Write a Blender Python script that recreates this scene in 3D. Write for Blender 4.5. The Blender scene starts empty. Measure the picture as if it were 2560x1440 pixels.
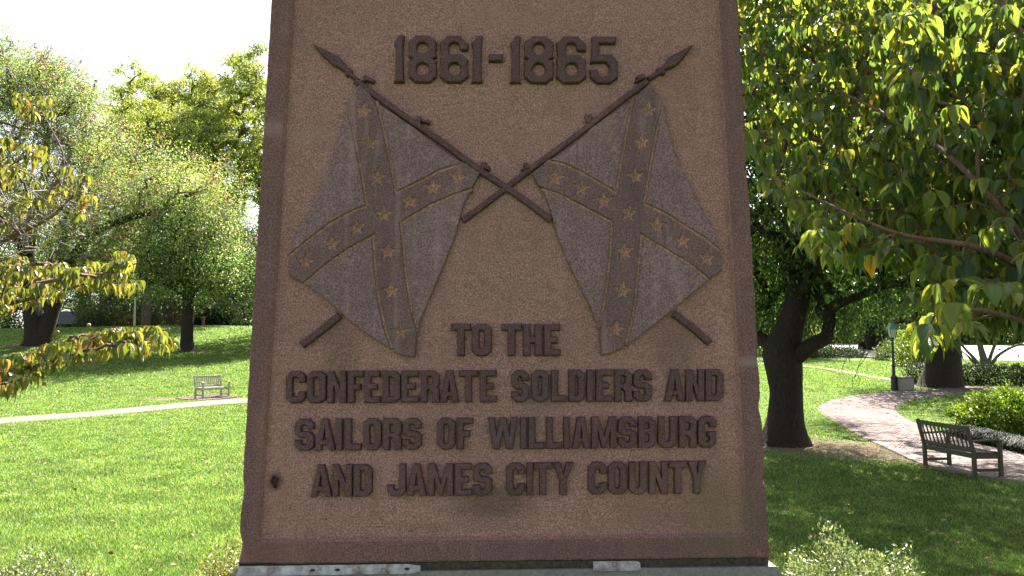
import bpy, math, random
import numpy as np
from mathutils import Matrix, Vector
from mathutils.geometry import delaunay_2d_cdt

# ---------------------------------------------------------------- camera, world, sun, exposure
scene = bpy.context.scene
COL = scene.collection
R = math.radians
F = 2009.0                       # focal length in photograph pixels (2560 wide)
EYE = np.array([0.0, 0.0, 2.0])
PITCH = math.atan(150 / F)
ROLL = R(0.3)
fw = np.array([0, math.cos(PITCH), math.sin(PITCH)])
up0 = np.array([0, -math.sin(PITCH), math.cos(PITCH)])
rt0 = np.array([1.0, 0, 0])
RT = math.cos(ROLL) * rt0 - math.sin(ROLL) * up0
UP = math.cos(ROLL) * up0 + math.sin(ROLL) * rt0
cam_d = bpy.data.cameras.new("camera")
cam = bpy.data.objects.new("camera", cam_d)
COL.objects.link(cam)
M = Matrix.Identity(4)
for i in range(3):
    M[i][0] = RT[i]; M[i][1] = UP[i]; M[i][2] = -fw[i]; M[i][3] = EYE[i]
cam.matrix_world = M
cam_d.sensor_width = 36.0
cam_d.lens = 36.0 * F / 2560
cam_d.clip_start = 0.05
cam_d.clip_end = 5000
scene.camera = cam

SUN_EL, SUN_AZ = 50.0, 21.0      # azimuth clockwise from +Y (towards the right, beyond the monument)
w = bpy.data.worlds.new("World"); scene.world = w; w.use_nodes = True
nt = w.node_tree
sky = nt.nodes.new("ShaderNodeTexSky")
sky.sky_type = 'NISHITA'; sky.sun_disc = False
sky.sun_elevation = R(SUN_EL); sky.sun_rotation = R(SUN_AZ)
sky.dust_density = 2.0; sky.air_density = 1.0; sky.ozone_density = 1.0
nt.nodes["Background"].inputs[1].default_value = 0.068
# thin bright haze over the whole sky takes most of the blue out of it
bw = nt.nodes.new("ShaderNodeRGBToBW"); nt.links.new(sky.outputs[0], bw.inputs[0])
mx = nt.nodes.new("ShaderNodeMix"); mx.data_type = 'RGBA'; mx.inputs[0].default_value = .60
nt.links.new(sky.outputs[0], mx.inputs[6]); nt.links.new(bw.outputs[0], mx.inputs[7])
nt.links.new(mx.outputs[2], nt.nodes["Background"].inputs[0])
sd = bpy.data.lights.new("sun", 'SUN'); sd.energy = 5.0; sd.angle = R(0.55); sd.color = (1.0, 0.95, 0.86)
sun = bpy.data.objects.new("sun", sd); COL.objects.link(sun)
sdir = Vector((math.sin(R(SUN_AZ)) * math.cos(R(SUN_EL)), math.cos(R(SUN_AZ)) * math.cos(R(SUN_EL)), math.sin(R(SUN_EL))))
sun.rotation_euler = sdir.to_track_quat('Z', 'Y').to_euler()
sun.location = (0, 0, 30)
scene.view_settings.view_transform = 'Standard'
scene.view_settings.look = 'None'
scene.view_settings.exposure = 2.55
scene.view_settings.gamma = 1.0
scene.view_settings.use_white_balance = True
scene.view_settings.white_balance_temperature = 6500
scene.view_settings.white_balance_tint = 16
scene.view_settings.use_curve_mapping = False
scene.cycles.max_bounces = 7
scene.cycles.diffuse_bounces = 3
scene.cycles.transmission_bounces = 4
scene.cycles.transparent_max_bounces = 8
scene.cycles.use_denoising = True

# ---------------------------------------------------------------- helpers
def ray(px, py):
    d = fw * F + RT * (px - 1280) + UP * (720 - py)
    return d / np.linalg.norm(d)

def at(px, py, Y):               # the point seen at (px, py) at distance Y along +Y
    d = ray(px, py)
    return EYE + d * (Y / d[1])

def tag(o, label=None, cat=None, group=None, kind=None):
    if label: o["label"] = label
    if cat: o["category"] = cat
    if group: o["group"] = group
    if kind: o["kind"] = kind
    return o

def inside_(poly, x, y):
    ins = False
    for i in range(len(poly)):
        x0, y0 = poly[i - 1]; x1, y1 = poly[i]
        if (y0 > y) != (y1 > y) and x < (x1 - x0) * (y - y0) / (y1 - y0) + x0: ins = not ins
    return ins
def fill(loops, newv):
    """triangles of an outline with holes; loops hold (x, y, index)"""
    vs = []; ids = []; ed = []
    for l in loops:
        b = len(vs)
        for i, p in enumerate(l): vs.append(Vector((p[0] * 1000, p[1] * 1000))); ids.append(p[2]); ed.append((b + i, b + (i + 1) % len(l)))
    V, E, Fs, ov, oe, of = delaunay_2d_cdt(vs, ed, [], 0, 1e-6)
    out = []; extra = {}
    L = [[(p[0] * 1000, p[1] * 1000) for p in l] for l in loops]
    for f in Fs:
        cx = sum(V[i][0] for i in f) / 3; cy = sum(V[i][1] for i in f) / 3
        if not inside_(L[0], cx, cy) or any(inside_(h, cx, cy) for h in L[1:]): continue
        tri = []
        for i in f:
            if ov[i]: tri.append(ids[ov[i][0]])
            else:
                if i not in extra: extra[i] = newv(V[i][0] / 1000, V[i][1] / 1000)
                tri.append(extra[i])
        out.append(tri)
    return out
def empty(name, loc=(0, 0, 0), label=None, cat=None, group=None, rz=0.0):
    o = bpy.data.objects.new(name, None); COL.objects.link(o)
    o.location = loc; o.rotation_euler = (0, 0, rz); o.empty_display_size = .2
    return tag(o, label, cat, group)

def link(name, mesh, parent=None, loc=None, kind=None):
    o = bpy.data.objects.new(name, mesh); COL.objects.link(o)
    if parent: o.parent = parent
    if loc is not None: o.location = loc
    if kind: o["kind"] = kind
    return o

def npmesh(name, verts, polys, mat=None, smooth=False):
    """polys: list of int arrays (M,k)"""
    me = bpy.data.meshes.new(name)
    verts = np.asarray(verts, dtype=np.float32)
    if not isinstance(polys, list): polys = [polys]
    polys = [np.asarray(p, dtype=np.int32) for p in polys if len(p)]
    me.vertices.add(len(verts)); me.vertices.foreach_set("co", verts.ravel())
    li = np.concatenate([p.ravel() for p in polys])
    tot = np.concatenate([np.full(len(p), p.shape[1], dtype=np.int32) for p in polys])
    st = np.concatenate([[0], np.cumsum(tot)[:-1]]).astype(np.int32)
    me.loops.add(len(li)); me.loops.foreach_set("vertex_index", li)
    me.polygons.add(len(tot)); me.polygons.foreach_set("loop_start", st)
    me.polygons.foreach_set("loop_total", tot)
    if smooth: me.polygons.foreach_set("use_smooth", np.ones(len(tot), dtype=bool))
    me.update(calc_edges=True)
    if mat: me.materials.append(mat)
    return me

class MB:
    """collects small shapes into one mesh"""
    def __init__(s): s.v = []; s.f = []
    def add(s, verts, faces):
        b = len(s.v); s.v += [tuple(map(float, p)) for p in verts]
        s.f += [tuple(int(i) + b for i in f) for f in faces]
    def box(s, c, size, rot=None, bev=0.0):
        hx, hy, hz = [a / 2 for a in size]
        c = Vector(c)
        m = rot if rot is not None else Matrix.Identity(3)
        if bev <= 0:
            vs = [Vector((x * hx, y * hy, z * hz)) for z in (-1, 1) for y in (-1, 1) for x in (-1, 1)]
            s.add([m @ p + c for p in vs], [(0, 2, 3, 1), (4, 5, 7, 6), (0, 1, 5, 4), (2, 6, 7, 3), (0, 4, 6, 2), (1, 3, 7, 5)])
            return
        b = min(bev, hx * .45, hy * .45, hz * .45)
        vs = []; idx = {}
        for sx in (-1, 1):
            for sy in (-1, 1):
                for sz in (-1, 1):
                    for a in range(3):
                        p = [sx * (hx - b), sy * (hy - b), sz * (hz - b)]
                        p[a] = (sx * hx, sy * hy, sz * hz)[a]
                        idx[(sx, sy, sz, a)] = len(vs); vs.append(m @ Vector(p) + c)
        fs = []
        for a in range(3):
            o1, o2 = [(1, 2), (0, 2), (0, 1)][a]
            for sg in (-1, 1):
                q = []
                for (p1, p2) in ((-1, -1), (1, -1), (1, 1), (-1, 1)):
                    k = [0, 0, 0]; k[a] = sg; k[o1] = p1; k[o2] = p2
                    q.append(idx[(k[0], k[1], k[2], a)])
                fs.append(q)
            for p1 in (-1, 1):
                for p2 in (-1, 1):
                    k0 = [0, 0, 0]; k1 = [0, 0, 0]
                    k0[a] = -1; k1[a] = 1
                    k0[o1] = k1[o1] = p1; k0[o2] = k1[o2] = p2
                    fs.append((idx[(*k0, o1)], idx[(*k0, o2)], idx[(*k1, o2)], idx[(*k1, o1)]))
        for sx in (-1, 1):
            for sy in (-1, 1):
                for sz in (-1, 1):
                    fs.append(tuple(idx[(sx, sy, sz, a)] for a in range(3)))
        s.add(vs, fs)
    def bar(s, p0, p1, wx, wz, bev=0.0, upv=(0, 0, 1)):
        p0, p1 = Vector(p0), Vector(p1); d = p1 - p0; L = d.length
        y = d.normalized(); upv = Vector(upv); upv = upv if abs(y.dot(upv)) < .98 else Vector((0, 1, 0)); x = y.cross(upv).normalized(); z = x.cross(y)
        m = Matrix((x, y, z)).transposed()
        s.box((p0 + p1) / 2, (wx, L, wz), m, bev)
    def lathe(s, prof, c=(0, 0, 0), n=12, rot=0.0):
        vs = []; fs = []
        for (r, z) in prof:
            for k in range(n):
                a = 2 * math.pi * k / n + rot
                vs.append((c[0] + r * math.cos(a), c[1] + r * math.sin(a), c[2] + z))
        for j in range(len(prof) - 1):
            for k in range(n):
                fs.append((j * n + k, j * n + (k + 1) % n, (j + 1) * n + (k + 1) % n, (j + 1) * n + k))
        fs.append(tuple(range(n - 1, -1, -1)))
        fs.append(tuple((len(prof) - 1) * n + k for k in range(n)))
        s.add(vs, fs)
    def mesh(s, name, mat=None, smooth=False):
        me = bpy.data.meshes.new(name); me.from_pydata(s.v, [], s.f); me.update()
        if mat: me.materials.append(mat)
        if smooth:
            for p in me.polygons: p.use_smooth = True
        return me
    def build(s, name, mat, parent=None, smooth=False, kind=None):
        return link(name, s.mesh(name, mat, smooth), parent, kind=kind)

# ---- materials
def new_mat(name):
    m = bpy.data.materials.new(name); m.use_nodes = True
    return m, m.node_tree, m.node_tree.nodes["Principled BSDF"]
def N(nt, t, **kw):
    n = nt.nodes.new(t)
    for k, v in kw.items(): setattr(n, k, v)
    return n
def noise(nt, vec, scale, detail=3.0, rough=.55, lo=.3, hi=.7, smooth=True):
    n = N(nt, "ShaderNodeTexNoise"); n.inputs["Scale"].default_value = scale
    n.inputs["Detail"].default_value = detail; n.inputs["Roughness"].default_value = rough
    nt.links.new(vec, n.inputs["Vector"])
    r = N(nt, "ShaderNodeMapRange"); r.inputs[1].default_value = lo; r.inputs[2].default_value = hi
    nt.links.new(n.outputs[0], r.inputs[0])
    return r.outputs[0]
def scaled(nt, vec, s):
    m = N(nt, "ShaderNodeMapping"); m.inputs["Scale"].default_value = s
    nt.links.new(vec, m.inputs["Vector"]); return m.outputs[0]
def mixc(nt, fac, a, b, mode='MIX'):
    m = N(nt, "ShaderNodeMix", data_type='RGBA', blend_type=mode)
    for sock, v in ((m.inputs[0], fac), (m.inputs[6], a), (m.inputs[7], b)):
        if hasattr(v, "links") or isinstance(v, bpy.types.NodeSocket): nt.links.new(v, sock)
        elif isinstance(v, (int, float)): sock.default_value = v
        else: sock.default_value = (*v, 1.0)
    return m.outputs[2]
def math_(nt, op, a, b=None, clamp=False):
    m = N(nt, "ShaderNodeMath", operation=op, use_clamp=clamp)
    for sock, v in ((m.inputs[0], a), (m.inputs[1], b)):
        if v is None: continue
        if isinstance(v, bpy.types.NodeSocket): nt.links.new(v, sock)
        else: sock.default_value = v
    return m.outputs[0]
def objvec(nt): return N(nt, "ShaderNodeTexCoord").outputs["Object"]
def posvec(nt): return N(nt, "ShaderNodeNewGeometry").outputs["Position"]
def bump(nt, bs, h, strength, dist):
    b = N(nt, "ShaderNodeBump"); b.inputs["Strength"].default_value = strength; b.inputs["Distance"].default_value = dist
    nt.links.new(h, b.inputs["Height"]); nt.links.new(b.outputs[0], bs.inputs["Normal"])
def blob(nt, vec, c, r, nz=None, soft=.5, wob=.6):
    """1 inside an ellipse (in the plane of the first two axes), 0 outside, with a wobbly rim"""
    m = N(nt, "ShaderNodeMapping"); m.vector_type = 'POINT'
    m.inputs["Location"].default_value = [-a / b for a, b in zip(c, r)]
    m.inputs["Scale"].default_value = [1 / b for b in r]
    nt.links.new(vec, m.inputs["Vector"])
    l = N(nt, "ShaderNodeVectorMath", operation='LENGTH'); nt.links.new(m.outputs[0], l.inputs[0])
    v = l.outputs["Value"]
    if nz is not None:
        v = math_(nt, 'ADD', v, math_(nt, 'MULTIPLY', math_(nt, 'SUBTRACT', nz, .5), wob))
    r_ = N(nt, "ShaderNodeMapRange"); r_.interpolation_type = 'SMOOTHSTEP'
    r_.inputs[1].default_value = 1 + soft * .5; r_.inputs[2].default_value = 1 - soft * .5
    nt.links.new(v, r_.inputs[0]); return r_.outputs[0]

def leaf_mat(name, cols, trans=.45, rough=.45, tint=(1.6, 1.5, .7), spec=.4, bigscale=None):
    """cols: list of (pos, rgb); colour picked per leaf"""
    m, nt, bs = new_mat(name)
    g = N(nt, "ShaderNodeNewGeometry")
    cr = N(nt, "ShaderNodeValToRGB")
    e = cr.color_ramp.elements
    while len(e) > 1: e.remove(e[-1])
    e[0].position = cols[0][0]; e[0].color = (*cols[0][1], 1)
    for p, c in cols[1:]:
        k = e.new(p); k.color = (*c, 1)
    nt.links.new(g.outputs["Random Per Island"], cr.inputs[0])
    col = cr.outputs[0]
    if bigscale:
        nz = noise(nt, g.outputs["Position"], bigscale, 2.0)
        col = mixc(nt, nz, mixc(nt, 1.0, col, (.6, .66, .6), 'MULTIPLY'), mixc(nt, 1.0, col, (1.3, 1.25, 1.1), 'MULTIPLY'))
    nt.links.new(col, bs.inputs["Base Color"])
    bs.inputs["Roughness"].default_value = rough
    bs.inputs["Specular IOR Level"].default_value = spec
    t = N(nt, "ShaderNodeBsdfTranslucent")
    nt.links.new(mixc(nt, 1.0, col, tint, 'MULTIPLY'), t.inputs["Color"])
    mx = N(nt, "ShaderNodeMixShader"); mx.inputs[0].default_value = trans
    nt.links.new(bs.outputs[0], mx.inputs[1]); nt.links.new(t.outputs[0], mx.inputs[2])
    nt.links.new(mx.outputs[0], nt.nodes["Material Output"].inputs[0])
    return m

def bark_mat(name, c1, c2, scale=6.0, rough=.9, bs_=.6, moss=None):
    m, nt, bs = new_mat(name)
    v = scaled(nt, posvec(nt), (1, 1, .25))
    a = noise(nt, v, scale * 4, 4.0, .65)
    b = noise(nt, posvec(nt), scale * .4, 2.0)
    c = mixc(nt, a, c1, c2)
    c = mixc(nt, math_(nt, 'MULTIPLY', b, .5), c, moss or (.06, .055, .04))
    nt.links.new(c, bs.inputs["Base Color"]); bs.inputs["Roughness"].default_value = rough
    bs.inputs["Specular IOR Level"].default_value = .15
    bump(nt, bs, a, bs_, .02)
    return m

def flat_mat(name, c, rough=.6, metal=0.0, nz=.15, scale=20.0, spec=.3):
    m, nt, bs = new_mat(name)
    a = noise(nt, posvec(nt), scale, 4.0)
    nt.links.new(mixc(nt, a, [x * (1 - nz) for x in c], [min(1, x * (1 + nz)) for x in c]), bs.inputs["Base Color"])
    bs.inputs["Roughness"].default_value = rough; bs.inputs["Metallic"].default_value = metal
    bs.inputs["Specular IOR Level"].default_value = spec
    return m

# ---------------------------------------------------------------- ground heights
def sstep(a, b, x): 
    t = np.clip((x - a) / (b - a), 0, 1); return t * t * (3 - 2 * t)
LY = [-2000, 31.5, 34, 38, 44, 50, 56, 61, 66, 75, 120, 2000]
LH = [0, 0, .16, .62, 1.38, 2.20, 3.02, 3.58, 3.9, 4.0, 4.6, 4.6]
RY = [-2000, 21, 35, 52, 90, 140, 2000]
RH = [-.35, -.35, .17, .83, 2.1, 3.6, 3.6]
def hgt(x, y):
    x = np.asarray(x, float); y = np.asarray(y, float)
    ya = y + 1.2 * np.sin(x * .11)
    hl = np.interp(ya, LY, LH) + .12 * np.interp(y, [36, 50], [0, 1]) * np.sin(x * .21 + 1)
    # the bank falls away towards the middle of the park
    hl = hl - sstep(-16, -6, x) * np.interp(y, [45, 62], [0, .7])
    hr = np.interp(y, RY, RH)
    t = sstep(-3, 9, x)
    return hl * (1 - t) + hr * t
def gp(px, py, tmin=3.0, tmax=400.0):
    """point of the ground seen at (px, py)"""
    d = ray(px, py); t = tmin; dt = .25
    while t < tmax:
        p = EYE + d * t
        if p[2] <= hgt(p[0], p[1]):
            lo, hi = t - dt, t
            for _ in range(20):
                m_ = (lo + hi) / 2; q = EYE + d * m_
                if q[2] <= hgt(q[0], q[1]): hi = m_
                else: lo = m_
            q = EYE + d * hi
            return np.array([q[0], q[1], float(hgt(q[0], q[1]))])
        t += dt; dt = max(.25, t * .01)
    q = EYE + d * tmax
    return np.array([q[0], q[1], float(hgt(q[0], q[1]))])
# ---------------------------------------------------------------- the ground, paths and road
def grass_ground_mat():
    m, nt, bs = new_mat("lawn")
    p = posvec(nt)
    fine = noise(nt, p, 55.0, 4.0, .7)
    mid = noise(nt, p, 7.0, 5.0, .7, .38, .62)
    big = noise(nt, p, .35, 2.0)
    c = mixc(nt, fine, (.020, .060, .010), (.115, .185, .030))
    c = mixc(nt, math_(nt, 'MULTIPLY', mid, .60), c, (.155, .21, .05))
    c = mixc(nt, math_(nt, 'MULTIPLY', big, .30), c, (.07, .15, .022))
    flatp = scaled(nt, p, (1, 1, 0))
    nz = noise(nt, p, 1.1, 5.0, .65, .2, .8)
    soil = None
    for (x, y, rx, ry) in SOIL:
        b = blob(nt, flatp, (x, y, 0), (rx, ry, 1), nz, .35, 1.3)
        soil = b if soil is None else math_(nt, 'MAXIMUM', soil, b)
    sc = mixc(nt, noise(nt, p, 30.0, 5.0, .7), (.10, .066, .045), (.26, .19, .13))
    patch = noise(nt, p, 9.0, 4.0, .6, .45, .62)
    keep = math_(nt, 'MULTIPLY', soil, math_(nt, 'SUBTRACT', 1.0, math_(nt, 'MULTIPLY', patch, .45)))
    c = mixc(nt, keep, c, sc)
    nt.links.new(c, bs.inputs["Base Color"]); bs.inputs["Roughness"].default_value = .9
    bs.inputs["Specular IOR Level"].default_value = .1
    bump(nt, bs, fine, .9, .03)
    return m
TR = gp(1962, 1112)              # foot of the big tree right of the monument
T1 = gp(92, 862)                 # foot of the leaning tree at the left
T3 = gp(468, 876)                # foot of the straight tree on the bank
T5 = gp(2352, 966)               # foot of the thick tree by the hedge
BENCH_L = gp(522, 1001)
SOIL = [(TR[0] + .5, TR[1] - .2, 2.6, 1.9), (TR[0] + 2.6, TR[1] - 1.9, 2.3, 1.2), (T1[0] + 4.2, T1[1] - 6.5, 3.2, 1.7), (T3[0] + .4, T3[1] - .2, 1.1, .7),
        (T5[0] + .3, T5[1], 2.2, 1.5), (BENCH_L[0] - 1.2, BENCH_L[1] + .9, 2.0, .8), (T1[0], T1[1], 2.2, 1.4)]
def axis(segs):
    out = []
    for a, b, n in segs: out += list(np.linspace(a, b, n, endpoint=False))
    return np.array(out)
gx = axis([(-2500, -140, 10), (-140, -50, 30), (-50, 50, 134), (50, 140, 30), (140, 2501, 11)])
gy = axis([(-800, -30, 8), (-30, 100, 174), (100, 200, 30), (200, 3001, 14)])
GX, GY = np.meshgrid(gx, gy)
GZ = hgt(GX, GY)
V = np.stack([GX, GY, GZ], -1).reshape(-1, 3)
nx, ny = len(gx), len(gy)
I, J = np.meshgrid(np.arange(nx - 1), np.arange(ny - 1))
q = (J * nx + I).ravel()
LAWN = grass_ground_mat()
link("ground", npmesh("ground", V, np.stack([q, q + 1, q + nx + 1, q + nx], -1), LAWN, True), kind='structure')

def paving_mat(name, c1, c2, joint=None):
    m, nt, bs = new_mat(name)
    p = posvec(nt)
    g = N(nt, "ShaderNodeNewGeometry")
    a = noise(nt, p, 2.0, 4.0); b = noise(nt, p, 60.0, 3.0)
    c = mixc(nt, g.outputs["Random Per Island"] if joint is None else a, c1, c2)
    c = mixc(nt, math_(nt, 'MULTIPLY', a, .4), c, [x * .8 for x in c1])
    c = mixc(nt, math_(nt, 'MULTIPLY', b, .35), c, [min(1, x * 1.25) for x in c2])
    nt.links.new(c, bs.inputs["Base Color"]); bs.inputs["Roughness"].default_value = .85
    bs.inputs["Specular IOR Level"].default_value = .25
    bump(nt, bs, b, .4, .004)
    return m
BRICKM = paving_mat("path brick", (.13, .097, .085), (.21, .168, .145))
MORTAR = paving_mat("brick bedding", (.16, .12, .10), (.24, .19, .16), 1)
PALE = paving_mat("pale brick path", (.11, .078, .058), (.17, .128, .10), 1)
ASPH = paving_mat("pale road", (.40, .39, .37), (.50, .49, .47), 1)

def resample(P, n):
    P = np.asarray(P); d = np.r_[0, np.cumsum(np.linalg.norm(np.diff(P[:, :2], axis=0), axis=1))]
    t = np.linspace(0, d[-1], n)
    return np.stack([np.interp(t, d, P[:, k]) for k in range(P.shape[1])], -1), d[-1]
def smoothed(P, n=80, it=12):
    Q, _ = resample(P, n)
    for _ in range(it): Q[1:-1] = (Q[:-2] + 2 * Q[1:-1] + Q[2:]) / 4
    return Q
def ribbon(name, A, B, mat, lift, nw=6, kind='structure'):
    n = len(A); w_ = np.linspace(0, 1, nw)[None, :, None]
    P = A[:, None, :2] * (1 - w_) + B[:, None, :2] * w_
    Z = hgt(P[..., 0], P[..., 1]) + lift
    Z[:, 0] -= lift + .08; Z[:, -1] -= lift + .08      # edges tucked into the soil
    P2 = P.copy(); 
    P2[:, 0] += (P[:, 0] - P[:, 1]) * .02; P2[:, -1] += (P[:, -1] - P[:, -2]) * .02
    P = P2
    P[:, 1] = P[:, 0] * .98 + P[:, 1] * .02; P[:, -2] = P[:, -1] * .98 + P[:, -2] * .02
    V = np.concatenate([P, Z[..., None]], -1).reshape(-1, 3)
    i, j = np.meshgrid(np.arange(nw - 1), np.arange(n - 1)); q = (j * nw + i).ravel()
    return link(name, npmesh(name, V, np.stack([q, q + 1, q + nw + 1, q + nw], -1), mat, False), kind=kind)

def poly_px(pts): return np.array([gp(*p) for p in pts])
edgeA = poly_px([(2900, 1255), (2700, 1228), (2560, 1211), (2430, 1192), (2300, 1163), (2180, 1106), (2110, 1066), (2062, 1040), (2042, 1020), (2068, 1005), (2130, 990), (2220, 980), (2340, 973), (2450, 969), (2560, 966)])
edgeB = poly_px([(2900, 1172), (2700, 1150), (2560, 1131), (2460, 1117), (2380, 1093), (2315, 1069), (2272, 1051), (2247, 1035), (2240, 1019), (2258, 1006), (2300, 996), (2360, 988), (2430, 981), (2500, 976), (2600, 972)])
EA, EB = smoothed(edgeA, 240, 10), smoothed(edgeB, 240, 10)
brick_path = ribbon("brick_path", EA, EB, MORTAR, .022)
# bricks laid in courses across the path
def unit_brick(mat):
    b = MB(); b.box((0, 0, 0), (1, 1, 1), None, .06); return b.mesh("brick", mat)
def lay_bricks(EA, EB, parent, mat, lift, keep, course=.11, length=.215, gap=.008, seed=3):
    rng = np.random.RandomState(seed)
    mid = (EA + EB) / 2
    d = np.r_[0, np.cumsum(np.linalg.norm(np.diff(mid[:, :2], axis=0), axis=1))]
    out = []
    k = 0; s = course
    while s < d[-1] - course:
        a = np.array([np.interp(s, d, EA[:, c]) for c in range(2)]); b = np.array([np.interp(s, d, EB[:, c]) for c in range(2)])
        wdt = np.linalg.norm(b - a); u = (b - a) / wdt
        off = (k % 2) * .5 * length; t = .03 + off * 0
        t0 = .03 - off
        while t0 < wdt - .03:
            t1 = min(t0 + length, wdt - .03); t_ = max(t0, .03)
            if t1 - t_ > .05:
                c = a + u * (t_ + t1) / 2
                out.append((c[0], c[1], t1 - t_ - gap, course - gap, math.atan2(u[1], u[0]) + rng.normal(0, .006), rng.normal(0, .0018)))
            t0 += length
        s += course; k += 1
    out = np.array(out)
    z = hgt(out[:, 0], out[:, 1])
    dist = np.hypot(out[:, 0], out[:, 1])
    # camera frame test: nearest bricks inside the frame become parts of their own
    P = np.stack([out[:, 0], out[:, 1], z], -1) - EYE
    X = P @ RT / (P @ fw) * F + 1280
    order = np.argsort(np.where((X > 0) & (X < 2570), dist, 1e6))
    single = order[:keep]; rest = order[keep:]
    ub = unit_brick(mat)
    for i in single:
        x, y, L, W, ang, dz = out[i]
        o = link("brick", ub, parent); o.location = (x, y, z[i] + lift + dz); o.rotation_euler = (0, 0, ang); o.scale = (L, W, .03)
    base = np.array([v.co[:] for v in ub.vertices]); 
    tr = []
    for p in ub.polygons:
        vs = list(p.vertices); tr += [(vs[0], vs[i], vs[i + 1]) for i in range(1, len(vs) - 1)]
    tr = np.array(tr)
    o_ = out[rest]
    loc = base[None] * np.stack([o_[:, 2], o_[:, 3], np.full(len(o_), .03)], -1)[:, None]
    ca, sa = np.cos(o_[:, 4])[:, None], np.sin(o_[:, 4])[:, None]
    V = np.stack([loc[..., 0] * ca - loc[..., 1] * sa + o_[:, 0:1], loc[..., 0] * sa + loc[..., 1] * ca + o_[:, 1:2], loc[..., 2] + (z[rest] + lift + o_[:, 5])[:, None]], -1).reshape(-1, 3)
    T = (tr[None] + (np.arange(len(o_)) * len(base))[:, None, None]).reshape(-1, 3)
    link("brick_courses", npmesh("brick_courses", V, T, mat), parent, kind='stuff')
lay_bricks(EA, EB, brick_path, BRICKM, .012 + .004 + .004, 298)

lpA = poly_px([(-500, 1088), (-200, 1064), (0, 1046), (200, 1032), (400, 1013), (500, 1004), (610, 996), (800, 983), (1100, 970)])
lpB = poly_px([(-500, 1108), (-200, 1083), (0, 1060), (200, 1045), (400, 1026), (500, 1016), (610, 1008), (800, 994), (1100, 980)])
ribbon("pale_path", smoothed(lpA, 90, 3), smoothed(lpB, 90, 3), PALE, .02, 6)
fpA = poly_px([(1500, 889), (1900, 906), (1990, 911), (2060, 917), (2200, 941), (2330, 960), (2420, 968)])
fpB = poly_px([(1500, 893), (1900, 911), (1990, 917), (2060, 924), (2200, 949), (2330, 969), (2420, 975)])
ribbon("crossing_path", smoothed(fpA, 90, 3), smoothed(fpB, 90, 3), PALE, .02, 6)
# the wide pale road in the right background
rdA = np.array([(70, 34), (48, 42), (38, 48.5), (33, 56), (29, 66), (22, 76), (8, 84), (-6, 92), (-20, 104), (-40, 118)], float)
rdB = np.array([(110, 60), (80, 66), (66, 74), (56, 82), (46, 90), (34, 96), (20, 102), (4, 110), (-12, 122), (-36, 138)], float)
ribbon("road", smoothed(rdA, 90, 3), smoothed(rdB, 90, 3), ASPH, .03, 22)

# ---- grass blades: one joined mesh of lawn near enough to show them
def on_path(x, y):
    from_ = np.zeros(len(x), bool)
    for A, B in ((EA, EB), (smoothed(lpA, 60, 3), smoothed(lpB, 60, 3))):
        poly = np.concatenate([A[:, :2], B[::-1, :2]])
        ins = np.zeros(len(x), bool); n = len(poly)
        for i in range(n):
            x0, y0 = poly[i - 1]; x1, y1 = poly[i]
            c = ((y0 > y) != (y1 > y))
            with np.errstate(divide='ignore', invalid='ignore'):
                xi = (x1 - x0) * (y - y0) / (y1 - y0 + 1e-12) + x0
            ins ^= c & (x < xi)
        from_ |= ins
    return from_
def blades(seed, n, sideL, y0=4.2, y1=34.0, tall=1.0):
    rng = np.random.RandomState(seed)
    u = rng.rand(n)
    y = y0 * (y1 / y0) ** (u ** .9)          # denser near the camera
    lo, hi = (-.76, -.22) if sideL else (.22, .76)
    x = (lo + (hi - lo) * rng.rand(n)) * y
    keep = ~on_path(x, y)
    for (sx, sy, rx, ry) in SOIL:
        e = ((x - sx) / rx) ** 2 + ((y - sy) / ry) ** 2 + rng.rand(n) * 1.0 - .3
        keep &= (e > 1.0) | (rng.rand(n) < .10)
    x, y = x[keep], y[keep]; n = len(x)
    z = hgt(x, y)
    L = tall * (.024 + .024 * rng.rand(n)) * (1 + .25 * np.sin(x * 2.1) * np.sin(y * 1.7)); a = rng.rand(n) * 6.283
    W = .0022 * np.maximum(1, y / 7.0) * (1 + rng.rand(n))
    lean = L * (.2 + .9 * rng.rand(n)); b = rng.rand(n) * 6.283
    P = np.stack([x, y, z], -1)
    s = np.stack([np.cos(a) * W, np.sin(a) * W, 0 * a], -1)
    tip = P + np.stack([np.cos(b) * lean, np.sin(b) * lean, L], -1)
    V = np.stack([P - s, P + s, tip], 1).reshape(-1, 3)
    return V
va = blades(5, 420000, True); vb = blades(6, 260000, False)
vc = blades(7, 150000, True, 33.5, 62.0, 1.5); vd = blades(9, 90000, False, 33.5, 56.0, 1.5)
V = np.concatenate([va, vb, vc, vd])
GRASSM = leaf_mat("grass blades", [(0, (.030, .090, .014)), (.35, (.085, .180, .028)), (.7, (.165, .275, .052)), (.93, (.28, .36, .11)), (1, (.38, .36, .20))], .45, .45, (1.4, 1.35, 1.1), .45, 1.4)
tag(link("lawn_grass", npmesh("lawn_grass", V, np.arange(len(V)).reshape(-1, 3), GRASSM)), "short mown green grass growing over the lawns", "grass", kind='stuff')
# ---------------------------------------------------------------- the monument
YAW = R(1.75); BAT = R(2.0)
B0 = at(1259, 1404, 1.9)                       # middle of the foot of the front face
XA = np.array([math.cos(YAW), math.sin(YAW), 0.0])       # along the face
NA = np.array([math.sin(YAW), -math.cos(YAW), 0.0])      # out of the face, level
VA = np.array([0, 0, 1.0]) * math.cos(BAT) - NA * math.sin(BAT)   # up the face (leaning back)
WA = NA * math.cos(BAT) + np.array([0, 0, 1.0]) * math.sin(BAT)   # out of the face
def face(px, py, w_=0.0):
    o = B0 + WA * w_; d = ray(px, py)
    t = np.dot(o - EYE, WA) / np.dot(d, WA); p = EYE + d * t - B0
    return (float(np.dot(p, XA)), float(np.dot(p, VA)))
def FP(pts): return [face(*p) for p in pts]
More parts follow.
